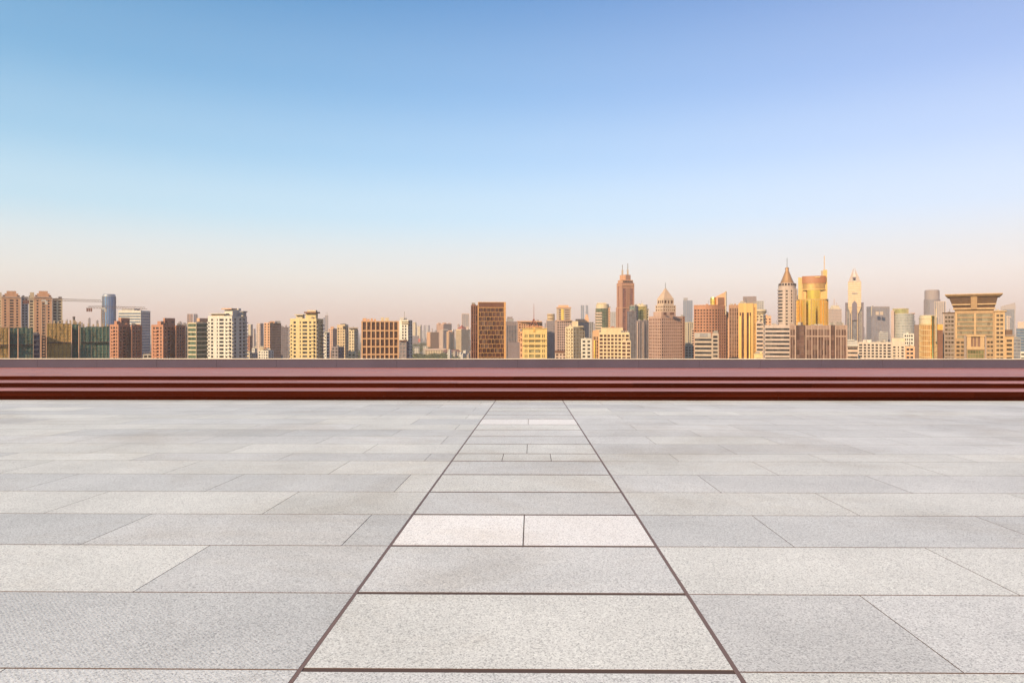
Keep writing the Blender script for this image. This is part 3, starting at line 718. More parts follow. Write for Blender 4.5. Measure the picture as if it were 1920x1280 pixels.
# ---- 23 group left of the brown tower
simple('apartment_tower', 'orange brown rotated tower at the edge of the park trees', 800, 807, 823, 1650, 622.5, wall((.60, .36, .22)), g_brown, W(4, .15, fh=3.6, tb=3), W(3.2, .5, fh=3.6), cat='tower', a=50)
b = simple('apartment_tower', 'wide pink fluted apartment tower behind the park blocks', 818.5, 832, 847, 2050, 606.5, w_pink, g_brown, W(6, .4, fh=3.6, sp=.2, tb=4), a=42, cat='tower')
for x0, x1, y in ((821, 826, 605), (829, 837, 604.5), (840, 845, 605.5)): b.bx('crown', x0, x1, y, 607, w_pink, 8, 10)
simple('apartment_block', 'pale pink lower block in front of the wide fluted tower', 824, 831, 841, 1850, 618, w_pinkl, g_dark, W(4, .4, fh=3.6), extra=[('roof_cap', 831, 840, 617, 619, -3, 10, w_grey)])
simple('apartment_tower', 'orange block with dark glass bay left of the red pyramid roof', 837, 842, 852, 1700, 621.5, wall((.62, .38, .22)), g_green, W(4, .3, fh=3.4), W(fh=3.4, sp=.3, pat=[(1, 's'), (2.5, 'w'), (1.2, 's')], tb=8), cat='tower', extra=[('crown', 840, 848, 619.5, 622, 5, 7, w_peach)])
b = simple('apartment_tower', 'golden block with red pyramid roof left of the dark brown tower', 855, 865, 881, 1640, 617, w_sand, g_dark, BD(3.4, .6, tb=5), W(3, .5, fh=3.4), a=42, cat='tower')
q = b.f2(856.5, 866, 876, 42, 1643); c = (q[0] + q[2]) / 2; mb = MB(); z0, z1 = b.z(616.5), b.z(609)
for i in range(4): mb.tri((*q[i], z0), (*q[(i + 1) % 4], z0), (*c, z1))
mb.build('pyramid_roof', wall((.38, .12, .10)), b.o); b.bx('stair_tower', 874, 878, 612, 618, w_pinkl, 3, 6)
simple('office_tower', 'hazy grey glass tower with pale frame left of the dark brown tower', 865.5, None, 880, 2300, 587.5, w_pinkl, g_grey, FN(8, .8, 4, .08, tb=3, cw=3), cat='tower')
simple('low_block', 'long cream low building with flat roof behind the park trees', 797, None, 831, 1520, 656, w_cream, g_brown, W(6, .4, fh=4, tb=2), extra=[('roof_slab', 795, 836, 653.5, 656.5, -2, 22, w_pinkl)])
b = simple('villa', 'white houses with a dark red roof behind the park trees', 834, None, 861, 1480, 660, w_white, g_dark, W(7, .5, fh=4))
b.prism('roof', b.fp(830, 864, -2, 20), b.z(660), b.z(655.5), wall((.20, .10, .09)), b.fp(833, 860, 7, 3))
simple('low_block', 'small white pavilion among the park trees', 776, None, 786, 1600, 651, w_white, g_dark, W(5, .4, fh=4), extra=[('roof_slab', 775, 787, 649.6, 651.4, -2, 20, w_grey)])
simple('low_block', 'small pale pavilion at the right of the park trees', 793, None, 802, 1640, 649, w_white, g_dark, W(5, .4, fh=4))
simple('low_block', 'pale low houses beside the foot of the dark brown tower', 862, 868, 882, 1420, 662, w_greyl, g_dark, W(4, .4, fh=3.5), extra=[('stair_head', 868, 873, 657, 662.4, 4, 6, w_white)])

# ---- 25 dark brown tower with staggered fins
b = Bld('office_tower', 'dark brown tower with gold staggered fins and louvred top', 922, 470, cat='tower')
p = b.fp(896, 948.5, 0, 20); zt = b.z(566); A, B = p[0], p[1]; t = (B - A).normalized(); n = Vector((t.y, -t.x)); L = (B - A).length
gold_t = wall((.62, .34, .13), .45)
MB().prism([A - n * .5, B - n * .5, p[2], p[3]], 0, zt - .3).build('glazing', g_brown, b.o)
fr = MB()
def vb(a0, a1, o0, o1, z0, z1): fr.prism([A + t * a0 + n * o0, A + t * a1 + n * o0, A + t * a1 + n * o1, A + t * a0 + n * o1], z0, z1)
vb(0, .55, .25, -.6, 0, zt); vb(L * .93, L, .2, -.6, 0, zt - .02); vb(.55, L * .93, .2, -.6, b.z(567.2), zt - .02); vb(.55, L * .93, .2, -.55, b.z(577.2), b.z(576))
fr.build('frame', gold_t, b.o)
lv = MB(); k = 0
while k < 56: x = .8 + k * (L * .93 - .9) / 56; lv.prism([A + t * x - n * .05, A + t * (x + .18) - n * .05, A + t * (x + .18) - n * .5, A + t * x - n * .5], b.z(576), b.z(567.2)); k += 1
lv.build('louvres', wall((.24, .10, .07)), b.o, 'stuff')
fr = MB(); y = 577.2; k = 0; fhp = 8.45
while y < 690:
    z1, z0 = b.z(y), b.z(y + fhp)
    fr.prism([A + t * .55 + n * .02, A + t * (L * .93) + n * .02, A + t * (L * .93) - n * .55, A + t * .55 - n * .55], z0, z0 + .25)
    x = .6 + (k * 1.13) % 2.6
    while x < L * .93 - .3:
        fr.prism([A + t * x + n * .16, A + t * (x + .17) + n * .16, A + t * (x + .17) - n * .52, A + t * x - n * .52], z0 + .26, z1 - .01); x += 2.75 + .35 * math.sin(k * 2.1 + x)
    y += fhp; k += 1
fr.build('fins', gold_t, b.o, 'stuff')
lw = b.fp(883.5, 895.6, 3, 14); b.tower(lw, b.z(572, 3), wall((.26, .12, .09)), g_brown, [FN(1.25, .6, 6, .05, tb=.6, cw=.3, po=.2)])

# ---- 26, 27, 28
b = simple('office_tower', 'purple grey fluted tower right of the dark brown tower', 949, None, 970, 640, 602.5, w_purp, g_grey, FN(1.6, .62, 3.6, .1, tb=4), cat='tower', extra=[('crown', 950, 963, 597, 602.8, 3, 9, w_grey), ('crown', 951, 961, 593.8, 597.2, 4.5, 7, w_purp), ('lower_wing', 952, 975.5, 641.5, 720, -8, 7, wall((.23, .19, .22)))])
simple('office_block', 'wide orange block behind the yellow tower with mast', 966.5, 972, 1017, 950, 603.5, w_peach, g_brown, W(3.4, .5, fh=3.6, tb=3), a=75, extra=[('roof_slab', 969, 1016, 601.5, 603.4, -2, 20, w_peach)])
b = Bld('office_tower', 'yellow office tower with pyramid mast on the roof', 1003, 430, cat='tower')
p = b.fp(980, 1025.5, 0, 18); zt = b.z(616)
pat = [(1.2, 's'), (.55, 'w'), (.5, 's'), (.55, 'w'), (1.0, 's'), (3.0, 'w'), (.6, 's'), (3.0, 'w'), (1.0, 's'), (.55, 'w'), (.5, 's'), (.55, 'w'), (1.2, 's')]
b.tower(p, zt, wall((.74, .55, .24)), g_olive, [W(fh=3.3, sp=.42, pat=pat, tb=3.6)])
b.tower(b.fp(974.8, 979.6, 2, 12), b.z(621, 2), w_peach, g_brown, [W(2, .4, fh=3.3)])
b.bx('parapet', 979.4, 1026, 614.8, 616.6, wall((.7, .5, .22)), -.6, 19)
for y in (637, 647): b.bx('string_course', 979, 1026.5, y, y + .9, wall((.5, .33, .13)), -.7, .65)
b.bx('roof_slab', 985.5, 1021, 612.5, 613.6, wall((.6, .28, .12)), 1, 12)
b.bx('emblem_panel', 1000, 1003, 613, 622, wall((.75, .42, .12)), -.5, .4)
ap = hit(1001, b.C + b.u * 8, b.r); m28 = wall((.34, .12, .08), .5)
b.prism('mast', [ap + Vector((.25 * sx, .25 * sy)) for sx, sy in ((-1, -1), (1, -1), (1, 1), (-1, 1))], b.z(613), b.z(568), m28, [ap + Vector((.08 * sx, .08 * sy)) for sx, sy in ((-1, -1), (1, -1), (1, 1), (-1, 1))])
for sx, sy in ((-1, -1), (1, -1), (1, 1), (-1, 1)):
    pts = [(3.6, 613), (1.9, 607), (.9, 602.5), (.15, 598)]
    mb = MB()
    for (r0, y0), (r1, y1) in zip(pts, pts[1:]): mb.bar((*(ap + (b.r * sx + b.u * sy) * r0 * .9), b.z(y0, 8)), (*(ap + (b.r * sx + b.u * sy) * r1 * .9), b.z(y1, 8)), .4)
    mb.build('leg', m28, b.o)

# ---- 29..36
b = Bld('office_tower', 'mauve gridded tower with round cream top right of the yellow mast tower', 1033, 1000, cat='tower')
b.tower(b.fp(1025, 1041, 0, 18), b.z(601), w_purp, g_grey, [W(2.6, .45, fh=3.4)]); q = b.fc(1026, 1040, 4, 20); b.tower(q, b.z(588), w_sand, g_brown, [W(4, .5, fh=4, sp=.6, cw=0)] * 20, z0=b.z(601) - 1)
b = Bld('office_tower', 'brown tower with flared flat cap behind the pink perforated block', 1057, 1150, cat='tower')
b.tower(b.fp(1043.5, 1070.5, 0, 22), b.z(577), w_stone, g_brown, [W(fh=3.8, sp=.5, pat=[(1.5, 's'), (2, 'w'), (.6, 's'), (.8, 'w'), (.6, 's'), (3, 'w'), (.8, 's')], tb=3)])
b.bx('roof_cap', 1043, 1071, 575.5, 577.4, w_peach, -2, 26); b.bx('roof_cap', 1047, 1066, 572, 575.6, w_peach, 2, 18); b.bx('gold_strip', 1052, 1057, 579, 600, wall((.8, .6, .15), .3), -.8, .7)
simple('office_block', 'pink block perforated by a fine grid of square windows', 1040.5, 1044, 1076, 800, 601.5, wall((.55, .40, .37)), g_dark, W(2.3, .55, fh=2.9, sp=.45, tb=1), a=80, extra=[('roof_cap', 1041, 1073, 600, 601.4, 0, 14, w_pink)])
simple('low_block', 'brown roofed low block below the pink perforated block', 1041, None, 1062, 640, 661, w_pinkl, g_brown, W(3, .4), extra=[('roof_slab', 1040, 1063, 657.5, 660.8, -1, 14, w_brown)])
b = simple('apartment_tower', 'cream apartment tower with balconies left of the small white block', 1060, 1075, 1096.5, 600, 613, w_cream, g_brown, W(2.6, .45, fh=3.0, sp=.5, tb=1.5), W(2.2, .5, fh=3.0, sp=.5, tb=1.5), a=40, cat='tower', extra=[('crown', 1072.5, 1084, 602, 613.4, 7, 7, w_cream), ('roof_slab', 1065, 1094, 611.2, 612.8, 5, 10, w_cream)])
b.balconies(*[b.f2(1060, 1075, 1096.5, 40)[i] for i in (0, 1)], b.z(614), 3.0, [(.1, .3), (.6, .85)], 1.0, w_cream)
simple('apartment_block', 'small white block with dark square windows left of the cream office', 1089.5, None, 1109.5, 540, 635.5, w_white, g_dark, W(2.7, .36, fh=3.1, sp=.55, cw=1.2), extra=[('parapet', 1089, 1110, 634.6, 635.4, -.2, 12, w_white)])
b = Bld('office_block', 'dark block with orange roof hall and small pointed turret', 1095, 1200); b.tower(b.fp(1083, 1104.5, 0, 22), b.z(604), w_purp, g_grey, [W(4, .4, fh=4)])
b.bx('roof_hall', 1079, 1104, 598, 603.8, w_peach, -1, 18); b.prism('turret', b.fp(1096, 1104, 2, 7), b.z(598.2), b.z(589), w_peach, b.fp(1098.5, 1101.5, 4, 3))
simple('office_block', 'narrow dark block left of the green round tower', 1104.8, None, 1113, 1300, 603.5, w_grey, g_dark, W(4, .5, fh=4))
b = Bld('office_tower', 'round green glass tower with striped side left of the tall twin mast tower', 1130, 880, cat='tower')
q = b.fc(1116, 1143, 0, 26); b.tower(q, b.z(577.5), wall((.45, .42, .36)), g_green, [BD(3.6, .06, tb=.6, cw=0, bay=3)] * 26)
mb = MB(); z = 20.0
while z < b.z(584):
    mb.prism([b.cc + (Vector((math.cos(a), math.sin(a)))) * (b.rad + .5) for a in [R(165 + 8 * i) for i in range(13)]] + [b.cc + (Vector((math.cos(a), math.sin(a)))) * (b.rad - .3) for a in [R(165 + 8 * i) for i in range(12, -1, -1)]], z, z + 1.7); z += 3.6
mb.build('striped_screen', w_pinkl, b.o, 'stuff'); b.lathe('roof_drum', [(b.rad * .9, b.z(577.6)), (b.rad * .9, b.z(570)), (b.rad * .82, b.z(569.4))], w_cream); b.bx('roof_slab', 1119, 1137, 567.6, 569.4, w_cream, 4, 12)
b.tower(b.fp(1141, 1144, 3, 12), b.z(577), w_peach, g_brown, [W(2, .4)])
simple('office_tower', 'hazy grey block behind the green round tower', 1143, None, 1158, 2000, 584.5, w_greyl, g_grey, W(8, .6, fh=4.5), cat='tower')

# ---- 37 twin mast tower
b = Bld('skyscraper', 'tall red brown skyscraper with twin antennas and stepped top', 1172, 1100, cat='tower'); m37 = wall((.47, .26, .19)); m37b = wall((.58, .32, .20))
q = b.f2(1157, 1166, 1188.5, 62); b.tower(q, b.z(530), m37, glass((.13, .055, .05), curtain=.03), [W(fh=4, sp=.05, pat=[(1, 's'), (.8, 'w'), (2.2, 's')], tb=3, d=.6, po=.5), W(fh=4, sp=.06, pat=[(.6, 's'), (2.2, 'w'), (.35, 's'), (.5, 'w'), (.3, 's'), (.5, 'w'), (.3, 's'), (.5, 'w'), (.35, 's'), (2.0, 'w'), (.5, 's')], tb=9, d=.6, po=.5)])
b.prism('wing', b.f2(1154.8, 1165, 1190, 62, 1104), 0, b.z(576), m37)
for y in (576, 533.5): b.prism('string_course', b.f2(1156.8, 1166, 1189, 62, 1098.5), b.z(y + 2), b.z(y), m37b)
b.prism('crown', b.f2(1158.5, 1167, 1187, 62, 1104), b.z(530.2), b.z(524), m37b); b.prism('crown', b.f2(1162, 1173, 1182.5, 45, 1108), b.z(524.2), b.z(514), m37b)
q = b.f2(1158.3, 1166.9, 1187.2, 62, 1103)
for i in range(6): A = q[1].lerp(q[2], .08 + .15 * i); B = q[1].lerp(q[2], .16 + .15 * i); MB().prism([A - b.u * .8, B - b.u * .8, B, A], b.z(529), b.z(525.5)).build('arch_opening', dark_m, b.o)
for x, y in ((1167, 496.5), (1177, 494)): b.pole('antenna', x, y, 516, 1.0, steel, 14); b.pole('antenna_base', x, 506, 516, 2.6, w_stone, 14.01)
simple('office_tower', 'teal and gold glass tower in front of the tall twin mast skyscraper', 1180, 1191, 1197, 860, 573, wall((.30, .30, .30)), glass((.09, .13, .13), curtain=.03), BD(3.6, .12, tb=.8, cw=.2), a=25, cat='tower')
b = Bld('office_tower', 'curved gold and green glass tower right of the twin mast skyscraper', 1204, 880, cat='tower'); q = b.fc(1192, 1214, 0, 24)
b.tower(q, b.z(571), w_cream, glass((.34, .30, .10), rough=.2, metal=.6, var=.4, curtain=0), [BD(3.6, .08, tb=2.5, cw=0, bay=4)] * 24); b.tower(b.fp(1211, 1216, 6, 12), b.z(581, 6), w_cream, g_green, [BD(3.6, .4)])
b = simple('office_block', 'purple grey glass block with pale verticals before the curved gold green tower', 1193, 1199, 1217, 780, 600.5, w_purp, g_grey, FN(2.0, .8, 3.6, .1, tb=1), a=66, extra=[('fin', 1194.8, 1195.8, 603, 720, -1, .8, w_pinkl), ('fin', 1205, 1206, 603, 720, -4, .8, w_pinkl)])
simple('office_block', 'dark purple glass block with pale edge behind the cream office', 1176, 1179, 1193, 800, 583, wall((.20, .16, .20)), g_grey, BD(3.4, .3), BD(3.4, .1, bay=2), a=70)

# ---- 40 cream office
b = Bld('office_block', 'cream office block with rows of square dark windows and set back top', 1150, 500)
q = b.fp(1123.5, 1180, 0, 18); b.tower(q, b.z(623), wall((.74, .60, .40)), g_brown, [W(2.5, .58, fh=2.62, sp=.42, tb=1.7, cw=.35, d=.6)])
b.tower(b.fp(1111, 1123.2, 1.5, 14), b.z(622, 1.5), wall((.64, .40, .24)), g_brown, [W(1.2, .5, fh=2.6, sp=.15, tb=3.5)])
b.tower(b.fp(1166, 1182.5, -.8, 3), b.z(639), wall((.72, .57, .40)), g_brown, [W(2.5, .58, fh=2.62, sp=.42, tb=1, cw=.3, d=.6)])
b.bx('setback', 1127, 1168, 614.5, 623.2, wall((.74, .58, .38)), 4, 10); b.bx('coping', 1126.6, 1168.4, 613.8, 614.6, w_cream, 3.7, 10.6); b.bx('gold_strip', 1113.5, 1116, 638, 700, wall((.85, .6, .12), .35), 1, .45); b.bx('plant_box', 1146, 1152, 612, 614, wall((.4, .12, .08)), 5, 4)
for x in (1169.5, 1173.5, 1177): b.pole('vent_pipe', x, 620, 623.5, .4, w_white, 5)

# ---- 41 pink tower with pyramid crown
b = Bld('skyscraper', 'pink stone tower with white stepped crown and pyramid roof', 1248, 690, cat='tower')
q = b.f2(1216.5, 1240, 1280, 52); b.tower(q, b.z(592.5), wall((.52, .35, .30)), g_brown, [W(2.6, .45, fh=3.2, sp=.4, tb=2.5), W(2.5, .5, fh=3.2, sp=.5, tb=2.5)])
b.prism('shaft', b.f2(1225, 1240, 1267, 52, 694), b.z(593), b.z(584), wall((.55, .38, .32)))
for x0, x1 in ((1244, 1250), (1256, 1264)): b.bx('bay_window', x0, x1, 585.5, 590.5, g_brown, -1, 2)
m41 = wall((.66, .52, .42)); lo, hi = b.f2(1229, 1243, 1267, 52, 698), b.f2(1235, 1246, 1260, 52, 701)
q2 = [lo[i].lerp(hi[i], .55) for i in range(4)]; b.tower(lo, b.z(571), m41, g_brown, [W(2.6, .5, fh=3.4, sp=.5, tb=1)] * 2, z0=b.z(585)); b.tower(q2, b.z(558.5), m41, g_brown, [W(3.4, .5, fh=4, sp=.5, tb=2)] * 2, z0=b.z(572))
c = (q2[0] + q2[2]) / 2; mb = MB(); z0, z1 = b.z(558.6), b.z(537)
for i in range(4): mb.tri((*q2[i], z0), (*q2[(i + 1) % 4], z0), (*c, z1))
mb.build('pyramid_roof', wall((.66, .50, .38), .5), b.o); MB().bar((*c, z1 - 1), (*c, b.z(528)), .5).build('spire', steel, b.o)
simple('office_tower', 'brown side block behind the pink pyramid tower', 1277, None, 1284, 800, 593, w_brown, g_brown, W(2, .4), cat='tower')
# ---- 42, 43
b = Bld('skyscraper', 'hazy blue grey tower with slanted top behind the red brown hotel', 1286, 2600, cat='tower'); b.tower(b.fp(1281, 1290, 0, 30), b.z(563), w_grey, g_blue, [FN(8, .8, 5, .1)])
A4 = b.fp(1281.5, 1289.5, 1, 26); mb = MB(); zl, zh, zb = b.z(558), b.z(555), b.z(563.3)
mb.prism(A4, zb, zl); mb.build('slanted_top', w_grey, b.o)
simple('skyscraper', 'hazy mauve slab tower beside the slanted hazy tower', 1287.5, None, 1298.5, 2500, 563, w_purp, g_blue, FN(10, .85, 5, .1), cat='tower')
simple('office_block', 'cream ribbed office below the hazy mauve towers', 1284, 1289, 1300, 1050, 604, w_cream, g_grey, FN(3, .6, 4, .1), a=55)
simple('low_block', 'low grey block with ribbed wall left of the red brown hotel', 1284, None, 1303, 760, 648, w_greyl, g_dark, W(3, .5), extra=[('roof_hall', 1285, 1295, 643, 648.4, 4, 8, w_stone)])
simple('low_block', 'dark striped slim office left of the red brown hotel', 1297, None, 1303, 900, 617, w_pinkl, g_dark, BD(3.4, .45))

# ---- 44 hotel
b = Bld('hotel', 'red brown hotel with curved facade, gold drum and sail shaped fin', 1330, 700)
m44 = wall((.50, .25, .16)); pts = []
for i in range(9):
    px = 1301 + (1346 - 1301) * i / 8; bow = 5 * (1 - ((i - 4) / 4) ** 2); pts.append(hit(px, b.C - b.u * bow, b.r))
R1 = hit(1361.5, b.C + b.u * 10, b.r); poly = pts + [R1, R1 + b.u * 14, pts[0] + b.u * 24]
b.tower(poly, b.z(572.5), m44, g_brown, [W(2.8, .5, fh=2.95, sp=.48, tb=4.2, cw=.55, d=.7)] * 8 + [W(2.8, .5, fh=2.95, sp=.48, tb=4.2, cw=.6, d=.7)])
b.prism('cornice', [p - b.u * .5 for p in pts] + [pts[-1] + b.u * 2, pts[0] + b.u * 2], b.z(573.2), b.z(571.6), wall((.56, .30, .19)))
q = b.fc(1331.5, 1343.5, 8, 24); b.lathe('gold_drum', [(b.rad, b.z(574)), (b.rad, b.z(566)), (b.rad * 1.05, b.z(565.5)), (b.rad * 1.05, b.z(560)), (b.rad, b.z(559.5)), (b.rad * .9, b.z(556.4))], g_gold, smooth=False)
q = b.fp(1343, 1362.5, 9, 8); zb = b.z(574)
mb = MB()
for i, y in ((0, 557), (1, 545)): pass
A, B, Cc, Dd = q; za, zc = b.z(555), b.z(545.5)
mb.quad((*A, zb), (*B, zb), (*B, zc), (*A, za)).quad((*Dd, zb), (*Cc, zb), (*Cc, zc), (*Dd, za)).quad((*A, za), (*B, zc), (*Cc, zc), (*Dd, za)).quad((*B, zb), (*Cc, zb), (*Cc, zc), (*B, zc)).quad((*A, zb), (*A, za), (*Dd, za), (*Dd, zb))
mb.build('sail_fin', w_peach, b.o); b.bx('dark_louvre', 1346, 1358, 558, 572, w_brown, 8.4, .5)
b.pole('fin_rail', 1360.5, 546, 590, .8, w_cream, 7)
b.tower(b.fp(1358, 1366, 14, 12), b.z(586, 14), w_peach, g_brown, [FN(1.5, .6)])
b = Bld('office_block', 'grey office with blank top storey standing before the red brown hotel', 1325, 540)
b.tower(b.fp(1302, 1335, 0, 16), b.z(632), w_stone, g_dark, [BD(3.3, .5, tb=1.2, bay=9)]); b.bx('plant_storey', 1302, 1333, 624, 632.3, w_greyl, 2, 12); b.bx('louvre', 1312, 1327, 625.2, 631.5, w_grey, 1.6, .5)
b.tower(b.fp(1335.2, 1347.5, -.8, 16), b.z(624.5), w_stone, g_dark, [W(2.4, .5, fh=3.1, sp=.45, tb=2)])

# ---- 45 gold office, 46..48
b = Bld('office_tower', 'gold ribbed office tower with purple box behind its top', 1395, 590, cat='tower')
m45 = wall((.70, .42, .14), .4); m45b = wall((.44, .26, .18))
b.tower(b.fp(1367, 1385, 1, 18), b.z(571), m45b, g_brown, [FN(1.3, .55, 3.4, .1, tb=3, cw=.5, po=.25)])
b.tower(b.fp(1385.2, 1411.5, 0, 19), b.z(568.5), m45, g_brown, [W(fh=3.4, sp=.0, pat=[(.5, 's'), (.8, 'w'), (.5, 's'), (1.2, 'w'), (1.6, 's'), (1.2, 'w'), (.5, 's'), (.8, 'w'), (1.0, 's')], tb=8, po=.3)])
for x0, x1 in ((1386.6, 1389.6), (1404.0, 1406.8)): b.bx('gold_bay', x0, x1, 592, 720, wall((.85, .60, .18), .3), -1.2, 1.3)
b.tower(b.fp(1411.8, 1418.5, 1, 18), b.z(569.5), m45, g_amber, [FN(1.2, .5, 3.4, .1, tb=3, po=.2)])
b.bx('rear_box', 1393, 1418.5, 555.8, 570, w_purp, 12, 14); b.bx('parapet', 1386, 1399, 566.8, 568.7, w_stone, 4, 6)
simple('low_block', 'small bright yellow block at the foot of the gold ribbed office', 1414, None, 1430, 520, 664, w_yel, g_olive, W(4, .2, tb=3), extra=[('parapet', 1413.6, 1430.4, 663, 664, -.3, 10, w_yel)])
simple('office_tower', 'hazy grey slab behind the gold ribbed office', 1417, None, 1432, 1300, 564, w_greyl, g_grey, W(3, .5, fh=4), cat='tower')
b = simple('office_block', 'cream building with disc shaped top right of the gold ribbed office', 1417, 1431, 1436, 800, 590, w_cream, g_brown, W(3, .4, fh=3.6), BD(3.6, .5), a=20)
q = b.fc(1416, 1437.5, 2, 24); b.lathe('disc', [(b.rad * .7, b.z(589)), (b.rad, b.z(585.5)), (b.rad, b.z(580.5)), (b.rad * .8, b.z(579.5))], w_cream); b.lathe('disc_window_band', [(b.rad * 1.01, b.z(585)), (b.rad * 1.01, b.z(583.2))], dark_m)
simple('apartment_block', 'peach block right of the disc topped building', 1434, None, 1446, 850, 592.5, w_peach, g_brown, W(3, .3, fh=3.6, tb=3))
simple('office_block', 'mauve and black banded block at the foot of the gold ribbed office', 1418, None, 1431.5, 560, 604, w_pinkl, g_dark, BD(3.3, .5))
simple('office_block', 'wide mauve office with horizontal white bands before the cone roofed tower', 1431.8, 1434, 1482, 500, 609, wall((.56, .46, .43)), g_dark, BD(3.1, .52), BD(3.1, .52, bay=12, tb=2.4), a=84)

# ---- 49 round tower with cone
b = Bld('skyscraper', 'round pale banded tower with bronze cone roof and thin spire', 1476, 690, cat='tower')
m49 = wall((.56, .46, .43)); q = b.fc(1457.5, 1494, 0, 30); c49, r49 = b.cc, b.rad
b.tower(q, b.z(541), m49, g_dark, [BD(3.3, .5, tb=1.6, cw=0)] * 30)
mb = MB()
for a in (R(232), R(262), R(292), R(322)):
    e = Vector((math.cos(a), math.sin(a))); f = Vector((-e.y, e.x)); P = c49 + e * (r49 - .4); mb.prism([P + e * 1.0 - f * 1.5, P + e * 1.0 + f * 1.5, P + f * 1.5, P - f * 1.5], 0, b.z(541))
mb.build('pilasters', m49, b.o)
b.lathe('upper_drum', [(r49 * .92, b.z(541.2)), (r49 * .92, b.z(536.5)), (r49 * .95, b.z(536)), (r49 * .95, b.z(535)), (r49 * .84, b.z(534.6)), (r49 * .84, b.z(530.5)), (r49 * .78, b.z(530))], m49, 30)
br49 = wall((.48, .28, .14), .4, metal=.3); prof = [(r49 * .76, b.z(530)), (r49 * .62, b.z(525)), (r49 * .46, b.z(518)), (r49 * .30, b.z(511)), (r49 * .19, b.z(506)), (r49 * .17, b.z(503.5)), (r49 * .23, b.z(503)), (r49 * .2, b.z(501)), (r49 * .08, b.z(499.5))]
b.lathe('cone_roof', prof, br49, 24, smooth=False); MB().bar((*c49, b.z(500)), (*c49, b.z(482)), .45).build('spire', steel, b.o)
for k in range(10):
    a = R(180 + 20 * k); P = c49 + Vector((math.cos(a), math.sin(a))) * r49 * .86; MB().prism([P + Vector((x, y)) for x, y in ((-.7, -.7), (.7, -.7), (.7, .7), (-.7, .7))], b.z(535), b.z(531)).build('opening', dark_m, b.o)
simple('office_block', 'narrow mauve slab squeezed between the cone tower and the gold tower', 1489, None, 1497, 760, 556, w_purp, g_brown, W(2, .4))

# ---- 50 gold glass tower
b = Bld('skyscraper', 'golden mirrored glass tower with curved drum and tall mast', 1522, 640, cat='tower')
m50 = wall((.66, .42, .14), .35); g50 = glass((1.0, .66, .13), rough=.13, metal=1.0, var=.06, curtain=0)
q = b.fc(1492, 1552.5, 0, 40); c50, r50 = b.cc, b.rad
b.tower(q, b.z(560.5), m50, g50, [BD(3.4, .03, tb=.8, cw=0, bay=6)] * 40)
for a in (200, 222, 246, 286, 300, 330, 342): e = Vector((math.cos(R(a)), math.sin(R(a)))); P = c50 + e * r50; MB().bar((*P, 10), (*P, b.z(560)), .9).build('rib', m50, b.o)
b.bx('flank', 1496.5, 1505, 519.5, 561, m50, 4.5, 9); b.bx('rear_wall', 1504.8, 1551.3, 530, 561, m50, 6.2, 10)
def on(px, off): return hit(px, b.C + b.u * off, b.r)
def bow(name, px, hw, front, sag, yt, yb, mat, back=6.6):
    rad = (hw * hw + sag * sag) / (2 * sag); mid = on(px, front); cen = mid + b.u * rad; am = math.asin(hw / rad); pts = []
    for k in range(17): a = -am + 2 * am * k / 16; pts.append(cen + b.r * (math.sin(a) * rad) - b.u * (math.cos(a) * rad))
    o = b.prism(name, pts + [on(px, back) + b.r * hw, on(px, back) - b.r * hw], b.z(yb, front), b.z(yt, front), mat); return o
bow('drum', 1525, 6.1, 3.0, 2.8, 542.5, 561.5, g50)
bow('ring', 1526, 9.5, 2.6, 2.2, 531.4, 541.6, wall((.60, .36, .14), .3, metal=.5)); bow('ring_rim', 1526, 9.8, 2.2, 2.3, 541.4, 543.6, m50); bow('ring_rim', 1526, 9.7, 2.3, 2.3, 530.6, 531.8, m50)
bow('crown', 1526, 10.3, 2.0, 2.2, 517.2, 530.8, wall((.40, .155, .065), .45), 14); b.bx('sign_panel', 1528, 1538, 518.8, 520.6, m50, 1.6, .5)
b.bx('core', 1543.5, 1551, 506.5, 545, m50, 8, 7); b.bx('core_cap', 1539.5, 1543.4, 508, 530, w_stone, 9, 5)
b.pole('mast', 1545.5, 480.5, 508, .5, wall((.75, .5, .25)), 10)
# ---- 51 brown office
b = Bld('office_block', 'wide dark brown office with stone fins and blank glass panels before the gold tower', 1535, 440)
m51 = wall((.42, .30, .26)); g51 = glass((.085, .05, .045), curtain=.1)
segs = [(1481, 1492, 1), (1492, 1510.5, 0), (1511, 1557, 1), (1557, 1566, 0), (1566.3, 1588, 1)]
for x0, x1, k in segs:
    if k:
        nn = max(1, round((x1 - x0) / 11)); pat = [(.35, 's')] + [(1.1, 'w'), (.22, 's'), (1.1, 'w'), (.5, 's')] * nn
        b.tower(b.fp(x0, x1, 0, 16), b.z(609.5), m51, g51, [W(fh=40, sp=.0, pat=pat, tb=2.9, po=.25)], pname='wall')
        b.bx('stone_band', x0 + .3, x1 - .3, 629, 631.6, m51, .05, .5)
        gr = MB(); A, B = b.fp(x0, x1, -.06, 1)[:2]; nx = int((B - A).length / .75)
        for i in range(nx):
            for j in range(4):
                P, Q = A.lerp(B, (i + .2) / nx), A.lerp(B, (i + .8) / nx); z1 = b.z(610.3) - j * .68; gr.quad((*P, z1 - .45), (*Q, z1 - .45), (*Q, z1), (*P, z1))
        gr.build('top_grille', wall((.22, .14, .12)), b.o, 'stuff')
    else: b.tower(b.fp(x0, x1, .6, 15), b.z(609.2), wall((.12, .075, .075)), g51, [BD(3.4, .04, tb=.4, cw=.2, bay=2.4)])

